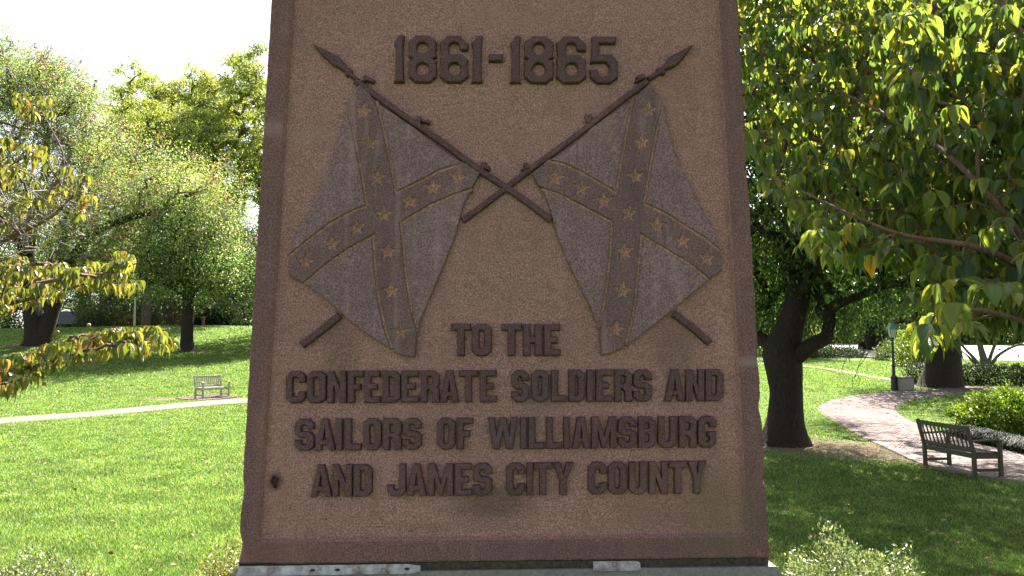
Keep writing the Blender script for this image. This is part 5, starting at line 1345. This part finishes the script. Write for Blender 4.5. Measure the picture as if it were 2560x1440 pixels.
for (x, y) in ((222, 813), (143, 830), (230, 838), (110, 960), (43, 945), (55, 655), (160, 905), (-30, 700)):
    o = link("fruit", fm, kl); o.location = at(x, y, 2.95) - KL0; o.rotation_euler = (x, y, 0); o.scale = (.65, .65, .65)
    link("fruit_stalk", npmesh("fruit_stalk", *tubes([(np.zeros(3), np.array([.012, .005, -.05]), .0012, .0012)], 4), TWIG_R), o)
o = None

# ---------------------------------------------------------------- shrubs, hedge, ground cover
def shrub(name, base, rx, ry, h, n, leaf, mat, label, cat, group=None, seed=1, sprigs=0, spr=.12, wl=.45, flatness=1.0, stems=True, knob=.12, up_=.5):
    rng = np.random.RandomState(seed); e = empty(name, tuple(base), label, cat, group)
    d = unit(rng.normal(0, 1, (n, 3)) * np.array([1, 1, .8])); d[:, 2] = np.abs(d[:, 2])
    r = (.50 + .50 * rng.rand(n) ** .6) * (1 + .10 * np.sin(d[:, 0] * 17 + seed) * np.sin(d[:, 1] * 19) * np.sin(d[:, 2] * 15 + 1)) * (1 + knob * np.sin(d[:, 0] * 6 + seed) * np.sin(d[:, 1] * 7 + seed * 2) + knob * .8 * np.sin(d[:, 2] * 9 + d[:, 0] * 11))
    C = d * r[:, None] * np.array([rx, ry, h])
    D = unit(d * .8 + rng.normal(0, .8, (n, 3)) + np.array([0, 0, up_])); Nn = unit(rng.normal(0, .7, (n, 3)) + np.array([0, 0, 1.0])); Nn = unit(Nn - D * (Nn * D).sum(1, keepdims=True))
    L = leaf * (.6 + .7 * rng.rand(n)); parts = [leaves4(C, D, Nn, L, L * wl)]; sg = []
    for k in range(sprigs):
        dd = unit(rng.normal(0, 1, (1, 3)) + np.array([[0, 0, .9]]))[0]; dd[2] = abs(dd[2]); a = dd * np.array([rx, ry, h]) * .90
        u = unit((dd * np.array([1.3, 1.3, .6]) + rng.normal(0, .45, 3) + np.array([0, 0, .15]))[None])[0]; ln = spr * (.5 + .9 * rng.rand()); b = a + u * ln; sg.append((a - u * ln * .5, b, leaf * .06, leaf * .03))
        m_ = 13; t = np.linspace(0, 1, m_); Cc = a + (b - a) * t[:, None]; Dd = unit(u + rng.normal(0, .75, (m_, 3))); Nn = unit(rng.normal(0, .5, (m_, 3)) + np.array([0, 0, 1.0])); Nn = unit(Nn - Dd * (Nn * Dd).sum(1, keepdims=True))
        Ls = leaf * (.6 + .5 * rng.rand(m_)) * (1 - .4 * t); parts.append(leaves4(Cc, Dd, Nn, Ls, Ls * wl))
    v_, q_ = joinv(parts); link("foliage", npmesh("foliage", v_, q_, mat), e)["kind"] = "stuff"
    for k in range(26): 
        dd = unit(rng.normal(0, 1, (1, 3)) + np.array([[0, 0, .8]]))[0]; dd[2] = abs(dd[2]); q2 = dd * np.array([rx, ry, h]) * .85; m_ = q2 * .5 + np.array([0, 0, h * .1])
        sg += [(np.array([0, 0, -.05]) + dd * .03 * np.array([1, 1, 0]), m_, .012 * h * 1.5, .008 * h * 1.5), (m_, q2, .008 * h * 1.5, .004 * h * 1.5)]
    v_, q_ = tubes(sg, 4); link("stems", npmesh("stems", v_, q_, TWIG_R), e)["kind"] = "stuff"
    return e
SHM = leaf_mat("glossy small leaves", [(0, (.05, .09, .03)), (.5, (.12, .17, .07)), (.85, (.24, .28, .15)), (1, (.36, .38, .24))], .35, .34, (1.4, 1.4, .7), .8)
SHY = leaf_mat("yellowish small leaves", [(0, (.10, .13, .03)), (.5, (.17, .22, .06)), (.85, (.30, .31, .12)), (1, (.45, .40, .20))], .32, .25, (1.3, 1.2, .6), .75)
SHG = leaf_mat("bright shrub leaves", [(0, (.05, .10, .012)), (.5, (.10, .17, .02)), (.85, (.17, .24, .035)), (1, (.26, .30, .06))], .45, .4, (1.4, 1.45, .5), .5)
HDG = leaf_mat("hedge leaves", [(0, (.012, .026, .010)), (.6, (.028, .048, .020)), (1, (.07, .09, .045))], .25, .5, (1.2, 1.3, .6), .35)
def zb_(x, y): return np.array([x, y, float(hgt(x, y))])
def top_at(px, py, Y): return at(px, py, Y)
# bottom right shrub: stands in the bed by the monument
c = at(2125, 1345, 4.7); b = zb_(c[0], 4.7)
shrub("small_leaved_shrub", b, .56, .55, c[2] - b[2] - .02, 48000, .024, SHM, "low shrub of tiny glossy sunlit leaves right of the plinth, bottom of the photo", "shrub", seed=3, sprigs=320, spr=.09, knob=.10)
c = at(2035, 1400, 4.5); b = zb_(c[0], 4.5)
c = at(90, 1400, 5.1); b = zb_(c[0], 5.1)
shrub("small_leaved_shrub", b, .72, .45, c[2] - b[2], 46000, .025, SHM, "low dark green shrub at the bottom left corner of the lawn", "shrub", seed=5, sprigs=260, spr=.10, knob=.08)
c = at(560, 1378, 5.0); b = zb_(c[0] + .12, 5.0)
shrub("small_leaved_shrub", b, .46, .45, c[2] - b[2] + .02, 34000, .024, SHY, "yellowish shrub tucked against the left side of the plinth", "shrub", seed=6, sprigs=240, spr=.10, knob=.10)
# bright shrub behind the near bench, with dark tufts at its foot
b1 = gp(2530, 1085)
shrub("bright_shrub", b1, 1.45, 1.1, 1.15, 9000, .11, SHG, "bright yellow-green shrub behind the right bench", "shrub", seed=7, sprigs=160, spr=.35, wl=.5)
b2 = b1 + np.array([2.2, .8, 0]); b2[2] = float(hgt(b2[0], b2[1]))
shrub("bright_shrub", b2, 1.5, 1.2, 1.35, 9000, .11, SHG, "taller yellow-green shrub cut by the right edge of the photo", "shrub", seed=8, sprigs=160, spr=.35, wl=.5)
b3 = gp(2430, 1040); 
shrub("bright_shrub", b3, .8, .6, .38, 2500, .08, SHG, "low fringe of pale green leaves left of the bright shrub", "shrub", seed=9, sprigs=60, spr=.2, wl=.5)
rng = np.random.RandomState(9); nb_ = 9000
A_, B_ = gp(2440, 1098), gp(2640, 1150); t = rng.rand(nb_, 1); C = A_ + (B_ - A_) * t; C[:, 0] += rng.normal(0, .12, nb_); C[:, 1] += rng.uniform(.15, 1.1, nb_); C[:, 2] = hgt(C[:, 0], C[:, 1])
an = rng.rand(nb_) * 6.28; h_ = .18 + .14 * rng.rand(nb_); D1 = np.stack([np.cos(an) * .07, np.sin(an) * .07, h_], -1); D2 = np.stack([np.cos(an) * .19, np.sin(an) * .19, h_ * .75], -1); S = np.stack([-np.sin(an), np.cos(an), 0 * an], -1) * .006
BGM = leaf_mat("border grass blades", [(0, (.006, .013, .005)), (.7, (.013, .026, .009)), (1, (.03, .045, .018))], .25, .6, (1.2, 1.3, .6), .2)
V = np.stack([C - S, C + S, C + D1 + S, C + D1 - S, C + D2], 1).reshape(-1, 3); i = np.arange(nb_) * 5
tag(link("border_grass", npmesh("border_grass", V, [np.stack([i, i + 1, i + 2, i + 3], -1), np.stack([i + 3, i + 2, i + 4], -1)], BGM)), "dark strappy border grass along the path below the bright shrub", "border grass", kind='stuff')
# clipped hedge on the right
def hedge(name, P, wid, ht, n, leaf, mat, label, seed=1):
    rng = np.random.RandomState(seed); P, tot = resample(np.array(P), 60); e = empty(name, tuple(P[0]), label, "hedge")
    t = rng.rand(n) * 59; i = np.minimum(t.astype(int), 58); f = (t - i)[:, None]; C = P[i] * (1 - f) + P[i + 1] * f; d = unit((P[i + 1] - P[i]) * np.array([1, 1, 0])); S = np.stack([-d[:, 1], d[:, 0], 0 * d[:, 0]], -1)
    a = rng.rand(n) * 2 * math.pi; cs = np.cos(a); sn = np.abs(np.sin(a)); m_ = np.maximum(np.abs(cs), sn) ** .75
    rr_ = (.75 + .25 * rng.rand(n)) / m_ * (1 + .06 * np.sin(t * 1.9) + .05 * np.sin(t * 4.3))
    C = C + S * (cs * rr_ * wid / 2)[:, None]; C[:, 2] = hgt(C[:, 0], C[:, 1]) + np.clip(sn * rr_ * ht, 0, None) * 1.0
    C[:, 2] -= 0; C[:, 2] = np.where(rng.rand(n) < .35, hgt(C[:, 0], C[:, 1]) + (C[:, 2] - hgt(C[:, 0], C[:, 1])) * rng.rand(n), C[:, 2])
    D = unit(rng.normal(0, 1, (n, 3)) + np.array([0, 0, .5])); Nn = unit(rng.normal(0, 1, (n, 3)) + np.array([0, 0, .8])); Nn = unit(Nn - D * (Nn * D).sum(1, keepdims=True)); L = leaf * (.6 + .7 * rng.rand(n))
    v_, q_ = leaves4(C - P[0], D, Nn, L, L * .55); link("foliage", npmesh("foliage", v_, q_, mat), e)["kind"] = "stuff"
    sg = []
    for k in range(160):
        j = rng.randint(59); p = P[j] - P[0]; q2 = p + np.array([rng.normal(0, wid * .25), rng.normal(0, wid * .25), ht * .8]); sg.append((p, q2, .02, .008))
    v_, q_ = tubes(sg, 4); link("stems", npmesh("stems", v_, q_, BARK_D), e)["kind"] = "stuff"; return e
h0 = gp(2292, 962); h1 = gp(2480, 966); h2 = gp(2640, 972); h3 = gp(2900, 985)
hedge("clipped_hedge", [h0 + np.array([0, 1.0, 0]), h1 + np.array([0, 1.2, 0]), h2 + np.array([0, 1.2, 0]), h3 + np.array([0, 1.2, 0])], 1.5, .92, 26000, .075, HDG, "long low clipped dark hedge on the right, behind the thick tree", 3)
# shrubs along the far edges
BGS = leaf_mat("greyish shrub leaves", [(0, (.04, .065, .025)), (.5, (.085, .12, .05)), (1, (.16, .19, .09))], .35, .5, (1.3, 1.3, .7), .4)
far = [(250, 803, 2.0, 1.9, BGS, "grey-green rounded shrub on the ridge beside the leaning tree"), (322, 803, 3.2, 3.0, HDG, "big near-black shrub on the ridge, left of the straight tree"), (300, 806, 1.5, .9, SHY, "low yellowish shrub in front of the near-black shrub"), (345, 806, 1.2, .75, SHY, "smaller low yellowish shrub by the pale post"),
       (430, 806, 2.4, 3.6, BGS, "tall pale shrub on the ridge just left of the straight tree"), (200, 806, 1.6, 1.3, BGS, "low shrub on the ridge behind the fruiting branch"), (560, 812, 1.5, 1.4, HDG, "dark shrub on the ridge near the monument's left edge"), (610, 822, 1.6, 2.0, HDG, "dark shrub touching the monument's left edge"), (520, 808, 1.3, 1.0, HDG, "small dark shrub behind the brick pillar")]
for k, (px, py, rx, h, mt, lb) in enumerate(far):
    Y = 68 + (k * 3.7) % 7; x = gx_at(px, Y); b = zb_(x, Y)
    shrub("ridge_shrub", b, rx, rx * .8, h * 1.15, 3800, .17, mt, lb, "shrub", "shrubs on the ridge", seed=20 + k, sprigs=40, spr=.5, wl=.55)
far2 = [(2300, 915, 1.7, 2.8, SHG, "loose light green shrub just right of the street lamp"), (2020, 893, 2.2, .9, BGS, "low shrub at the far edge of the right lawn, beside the dark trunk"), (2090, 893, 2.4, .8, HDG, "dark low shrub at the far edge of the lawn, left of the four trunks"), (2250, 900, 1.8, 1.5, BGS, "greyish shrub between the four trunks and the lamp"), (1960, 893, 2.5, 1.6, HDG, "dark shrub seen behind the gnarled trunk")]
for k, (px, py, rx, h, mt, lb) in enumerate(far2):
    b = gp(px, py); shrub("lawn_edge_shrub", b, rx, rx * .8, h, 3800, .15, mt, lb, "shrub", None, seed=40 + k, sprigs=50, spr=.5, wl=.5)
# brown leaf-littered bank at the back of the right lawn
bank = np.array([gp(1880, 892), gp(1980, 891), (gp(2100, 893)), gp(2230, 897), gp(2300, 905)]); bank2 = bank.copy(); bank2[:, 1] += 9
LIT = flat_mat("leaf litter", (.17, .115, .085), .95, 0, .5, 6)
ribbon("leaf_litter_bank", smoothed(bank, 40, 3), smoothed(bank2, 40, 3), LIT, .05, 8)

# ---------------------------------------------------------------- benches
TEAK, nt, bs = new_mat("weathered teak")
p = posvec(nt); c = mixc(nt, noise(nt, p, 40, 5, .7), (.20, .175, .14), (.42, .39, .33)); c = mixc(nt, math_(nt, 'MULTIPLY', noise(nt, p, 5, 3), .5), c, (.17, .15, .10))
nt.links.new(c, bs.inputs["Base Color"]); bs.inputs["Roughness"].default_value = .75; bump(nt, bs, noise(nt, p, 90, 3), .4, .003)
TEAK_DARK, nt, bs = new_mat("dark greenish teak")  # darker, greener teak with olive patches
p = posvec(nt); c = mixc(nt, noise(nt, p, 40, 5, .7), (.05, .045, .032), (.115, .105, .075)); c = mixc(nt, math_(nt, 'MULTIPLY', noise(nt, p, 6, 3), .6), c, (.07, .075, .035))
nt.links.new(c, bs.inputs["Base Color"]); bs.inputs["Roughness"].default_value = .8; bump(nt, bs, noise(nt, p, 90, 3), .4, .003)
def bench(loc, rz, W, Dp, nsl, mat, label):
    e = empty("park_bench", tuple(loc), label, "bench", "wooden benches beside the paths", rz)
    def part(name, *bars):
        m = MB(); [m.bar(*b_) for b_ in bars]; return m.build(name, mat, e)
    t = .065; hw = W / 2 - t / 2; yb, yf = Dp / 2 - t / 2, -Dp / 2 + t / 2
    for sx in (-1, 1):
        part("leg", ((sx * hw, yb, 0), (sx * hw, yb, .44), t, t, .006), ((sx * hw, yb, .42), (sx * hw, yb + .12, .91), t, t * .9, .006))
        part("leg", ((sx * hw, yf, 0), (sx * hw, yf, .62), t, t, .006))
        part("armrest", ((sx * hw, yb + .05, .635), (sx * hw, yf + .08, .655), .085, .032, .008), ((sx * hw, yf + .10, .655), (sx * hw, yf - .06, .635), .085, .032, .008))
        part("side_rail", ((sx * hw, yb - t / 2, .37), (sx * hw, yf + t / 2, .37), .032, .09, .004))
        part("stretcher", ((sx * hw, yb - t / 2, .13), (sx * hw, yf + t / 2, .13), .032, .05, .004))
    part("top_rail", ((-hw + t / 2, yb + .112, .855), (hw - t / 2, yb + .112, .855), .035, .085, .005))
    part("lower_rail", ((-hw + t / 2, yb + .012, .475), (hw - t / 2, yb + .012, .475), .035, .07, .005))
    part("seat_rail", ((-hw + t / 2, yb - .004, .375), (hw - t / 2, yb - .004, .375), .030, .09, .004))
    part("seat_rail", ((-hw + t / 2, yf, .375), (hw - t / 2, yf, .375), .032, .085, .004))
    sm = MB(); sm.bar((0, yb + .018, .505), (0, yb + .106, .815), .042, .014, .002, (1, 0, 0)); sme = sm.mesh("back_slat", mat)
    sm = MB(); sm.bar((0, yb + .018, .505), (0, yb + .106, .815), .014, .042, .002, (1, 0, 0)); sme = sm.mesh("back_slat", mat)
    for k in range(nsl):
        o = link("back_slat", sme, e); o.location = ((-hw + t) + (2 * hw - 2 * t) * (k + .5) / nsl, 0, 0)
    sm = MB(); sm.bar((-hw + .002, 0, 0), (hw - .002, 0, 0), .058, .020, .003); sme = sm.mesh("seat_slat", mat)
    ns = 6
    for k in range(ns):
        o = link("seat_slat", sme, e); y = yf + t * .45 + (yb - yf - t * 1.0) * (k + .3) / ns; o.location = (0, y, .432 - .012 * math.sin(math.pi * k / (ns - 1)))
    return e
RL, RR, FR, FL = gp(2310, 1167), gp(2433, 1197), gp(2497, 1197), gp(2373, 1168)
wv = (RR - RL); Wd = float(np.linalg.norm(wv[:2])); nrm_ = np.array([-wv[1], wv[0]]) / Wd
if nrm_[0] < 0: nrm_ = -nrm_
Dp = .56; cx = (RL + RR)[:2] / 2 + nrm_ * Dp / 2
bench((cx[0], cx[1], float(hgt(*cx)) + .02), math.atan2(nrm_[0], -nrm_[1]), Wd + .07, Dp, 11, TEAK_DARK, "dark bench seen from behind, on the brick path at right")
print("bench right", RL, RR, Wd)
bl_, fl_ = gp(488, 998), gp(519, 1004)
fdir = np.array([.80, -.60]); wdir = np.array([.60, .80]); c2 = bl_[:2] + wdir * .58 + fdir * .28
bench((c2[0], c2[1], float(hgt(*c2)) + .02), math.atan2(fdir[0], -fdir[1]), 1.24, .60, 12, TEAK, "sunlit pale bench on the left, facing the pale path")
ap = MB()
for i in range(9):
    for j in range(16):
        q2 = c2 + wdir * (-.85 + i * .215 + (j % 2) * .1 - .1) - fdir * (-.35 + j * .11 - .3) ; ap.box((q2[0], q2[1], float(hgt(*q2)) + .012), (.2, .1, .05), Matrix.Rotation(math.atan2(wdir[1], wdir[0]), 3, 'Z'))
tag(ap.build("brick_apron", BRICKM), kind='structure')

# ---------------------------------------------------------------- lamp, stone bin, posts, pillar, car
BLK = flat_mat("black paint", (.012, .013, .014), .35, 0, .2, 30, .5)
GRN = flat_mat("blue-green roof with sky tint", (.10, .19, .22), .45, 0, .2, 30, .5)  # patina colour with the sky's reflection put into the tint
GL, nt, bs = new_mat("lantern glass"); bs.inputs["Base Color"].default_value = (.75, .78, .75, 1); bs.inputs["Roughness"].default_value = .25; bs.inputs["Transmission Weight"].default_value = .6; bs.inputs["IOR"].default_value = 1.2
lb_ = gp(2236, 976); Hl = (976 - 800) / F * lb_[1]
lp = empty("street_lamp", tuple(lb_), "black post lamp with a blue-green lantern roof, by the path in the right background", "street lamp")
m = MB(); m.lathe([(.15, 0), (.15, .10), (.13, .13), (.125, .50), (.14, .53), (.13, .58), (.09, .62), (.075, .66)], n=12); m.build("base", BLK, lp)
zt = Hl - .80
m = MB(); m.lathe([(.07, .64), (.065, 1.0), (.072, 1.02), (.072, 1.06), (.06, 1.08), (.05, zt - .25), (.058, zt - .24), (.058, zt - .2), (.045, zt - .18), (.045, zt - .05), (.09, zt), (.09, zt + .02)], n=12); m.build("post", BLK, lp)
m = MB(); z0, z1 = zt + .02, zt + .40; r0, r1 = .12, .20
for k in range(4):
    a, b = math.pi / 4 + k * math.pi / 2, math.pi / 4 + (k + 1) * math.pi / 2
    P0 = Vector((math.cos(a) * r0, math.sin(a) * r0, z0)); P1 = Vector((math.cos(a) * r1, math.sin(a) * r1, z1)); Q0 = Vector((math.cos(b) * r0, math.sin(b) * r0, z0)); Q1 = Vector((math.cos(b) * r1, math.sin(b) * r1, z1))
    m.bar(P0, P1, .018, .018); m.bar(P0, Q0, .018, .02); m.bar(P1, Q1, .02, .02)
    g = MB(); ins = [P0 * .97 + Q0 * .0, Q0 * .97, Q1 * .97, P1 * .97]; ins = [Vector((p_.x * .97, p_.y * .97, q_z)) for p_, q_z in zip((P0, Q0, Q1, P1), (z0 + .01, z0 + .01, z1 - .01, z1 - .01))]
    g.add(ins + [Vector((p_.x * .97, p_.y * .97, p_.z)) for p_ in ins], [(0, 1, 2, 3), (7, 6, 5, 4), (0, 4, 5, 1), (1, 5, 6, 2), (2, 6, 7, 3), (3, 7, 4, 0)]); g.build("pane", GL, lp)
m.build("lantern_frame", BLK, lp)
m = MB(); m.lathe([(.25, z1), (.25, z1 + .015), (.17, z1 + .17), (.10, z1 + .25), (.09, z1 + .27)], n=4, rot=math.pi / 4); m.build("lantern_roof", GRN, lp)
m = MB(); m.lathe([(.075, z1 + .27), (.10, z1 + .29), (.10, z1 + .31), (.05, z1 + .33), (.03, z1 + .36), (.035, z1 + .38), (.01, z1 + .42)], n=10); m.build("finial", GRN, lp)
BOX = flat_mat("exposed aggregate", (.26, .245, .215), .9, 0, .35, 60); LID = flat_mat("brown lid", (.12, .095, .08), .7, 0, .2, 30)
bb = gp(2260, 976); s_ = bb[1] / F
bn = empty("litter_bin", tuple(bb), "square stone litter bin with a thin dark lid beside the lamp post", "litter bin", rz=.25)
m = MB(); m.box((0, 0, 31 * s_ / 2), (34 * s_, 34 * s_, 31 * s_), None, .02); m.build("body", BOX, bn)
m = MB(); m.box((0, 0, 31 * s_ + .025), (38 * s_, 38 * s_, .045), None, .012); m.build("lid", LID, bn)
def ridge(px, Y): x = gx_at(px, Y); return zb_(x, Y)
b = ridge(336, 66); ps = empty("pale_post", tuple(b), "slim pale post on the ridge, left of the straight tree", "post")
m = MB(); m.lathe([(.10, 0), (.09, .3), (.075, 2.0), (.07, 2.3), (.04, 2.36)], n=8); m.build("shaft", flat_mat("pale paint", (.5, .45, .38), .7), ps)
b = ridge(508, 66); pl = empty("brick_pillar", tuple(b), "short red brick pillar on the ridge right of the straight tree", "pillar")
RB = paving_mat("red brick", (.16, .08, .06), (.24, .13, .10)); ubm = unit_brick(RB)
for k in range(9):
    for sx in (-1, 1):
        o = link("brick", ubm, pl); o.location = (sx * .1, 0, .05 + k * .085) if k % 2 else (0, sx * .1, .05 + k * .085); o.rotation_euler = (0, 0, math.pi / 2 if k % 2 else 0); o.scale = (.40, .19, .075)
m = MB(); m.box((0, 0, .84), (.48, .48, .08), None, .02); m.build("cap", BOX, pl); pl.scale = (.5, .5, .8)
b = ridge(168, 69); car = empty("parked_car", tuple(b), "dark car parked in the shade beyond the ridge, behind the leaning tree", "car", rz=.15)
CP = flat_mat("dark car paint", (.03, .035, .045), .25, .3, .1, 5, .6); CG = flat_mat("car glass", (.03, .04, .045), .08, 0, .1, 5, .8); CT = flat_mat("tyre rubber", (.02, .02, .02), .8)
prof = [(-2.2, .35), (-2.25, .62), (-2.1, .86), (-1.55, .95), (-.95, 1.40), (.35, 1.44), (1.05, .98), (1.95, .88), (2.2, .68), (2.2, .35)]
m = MB(); n_ = len(prof); V = [(x, -.85 + (.10 if z > 1 else 0), z) for x, z in prof] + [(x, .85 - (.10 if z > 1 else 0), z) for x, z in prof]; m.add(V, [tuple(range(n_)), tuple(range(2 * n_ - 1, n_ - 1, -1))] + [(i, (i + 1) % n_, n_ + (i + 1) % n_, n_ + i)[::-1] for i in range(n_)]); m.build("body", CP, car)
for x0, x1 in ((-1.2, -.35), (-.28, .75)):
    for sy in (-1, 1):
        m = MB(); q2 = [(x0 - (.22 if x0 < -1 else 0), 1.0), (x1 + (.1 if x1 > .5 else 0), 1.0), (x1 - (.32 if x1 > .5 else 0), 1.36), (x0 + .05, 1.36)]; m.add([(x, sy * (.862 - (z - 1) * .25), z) for x, z in q2] + [(x, sy * (.84 - (z - 1) * .25), z) for x, z in q2], [(0, 1, 2, 3), (7, 6, 5, 4), (0, 4, 5, 1), (1, 5, 6, 2), (2, 6, 7, 3), (3, 7, 4, 0)]); m.build("window", CG, car)
for x in (-1.35, 1.35):
    for sy in (-1, 1):
        m = MB(); m.lathe([(.14, -.1), (.30, -.1), (.33, -.06), (.33, .06), (.30, .1), (.14, .1)], n=16); o = m.build("wheel", CT, car); o.rotation_euler = (math.pi / 2, 0, 0); o.location = (x, sy * .78, .33)
# trunks of ridge pines seen under the crowns
for k, (px, Y, s, rz, lb) in enumerate([(365, 67, .95, 2.0, "pine whose thick trunk stands on the ridge between the pale post and the straight tree"), (454, 71, .95, 3.0, "pine trunk showing close behind the straight tree"), (302, 80, 1.0, .4, "pine trunk above the near-black shrub"), (540, 80, .9, .8, "slim pine trunk on the ridge midway to the monument")]):
    put(pn[k % 2], False, gx_at(px, Y), Y, s, rz, lb, "pines on the ridge")

# ---- fallen leaves lying on the grass, the soil and the brick path
rng = np.random.RandomState(44); n_ = 1500
yy = 5 + 24 * rng.rand(n_) ** 1.2; xx = yy * np.where(rng.rand(n_) < .75, rng.uniform(.30, .66, n_), rng.uniform(-.66, -.30, n_)); C = np.stack([xx, yy, hgt(xx, yy) + .035], -1)
an = rng.rand(n_) * 6.28; D = unit(np.stack([np.cos(an), np.sin(an), rng.normal(0, .25, n_)], -1)); Nn = unit(rng.normal(0, .35, (n_, 3)) + np.array([0, 0, 1.0])); Nn = unit(Nn - D * (Nn * D).sum(1, keepdims=True)); L = .035 + .04 * rng.rand(n_)
FLM = leaf_mat("fallen leaf", [(0, (.10, .055, .03)), (.5, (.20, .12, .06)), (1, (.38, .28, .14))], .2, .7, (1.2, 1.1, .8), .2)
tag(link("fallen_leaves", npmesh("fallen_leaves", *leaves4(C, D, Nn, L, L * .6), FLM)), "small dry brown leaves fallen on the grass and the brick path", "fallen leaves", kind='stuff')
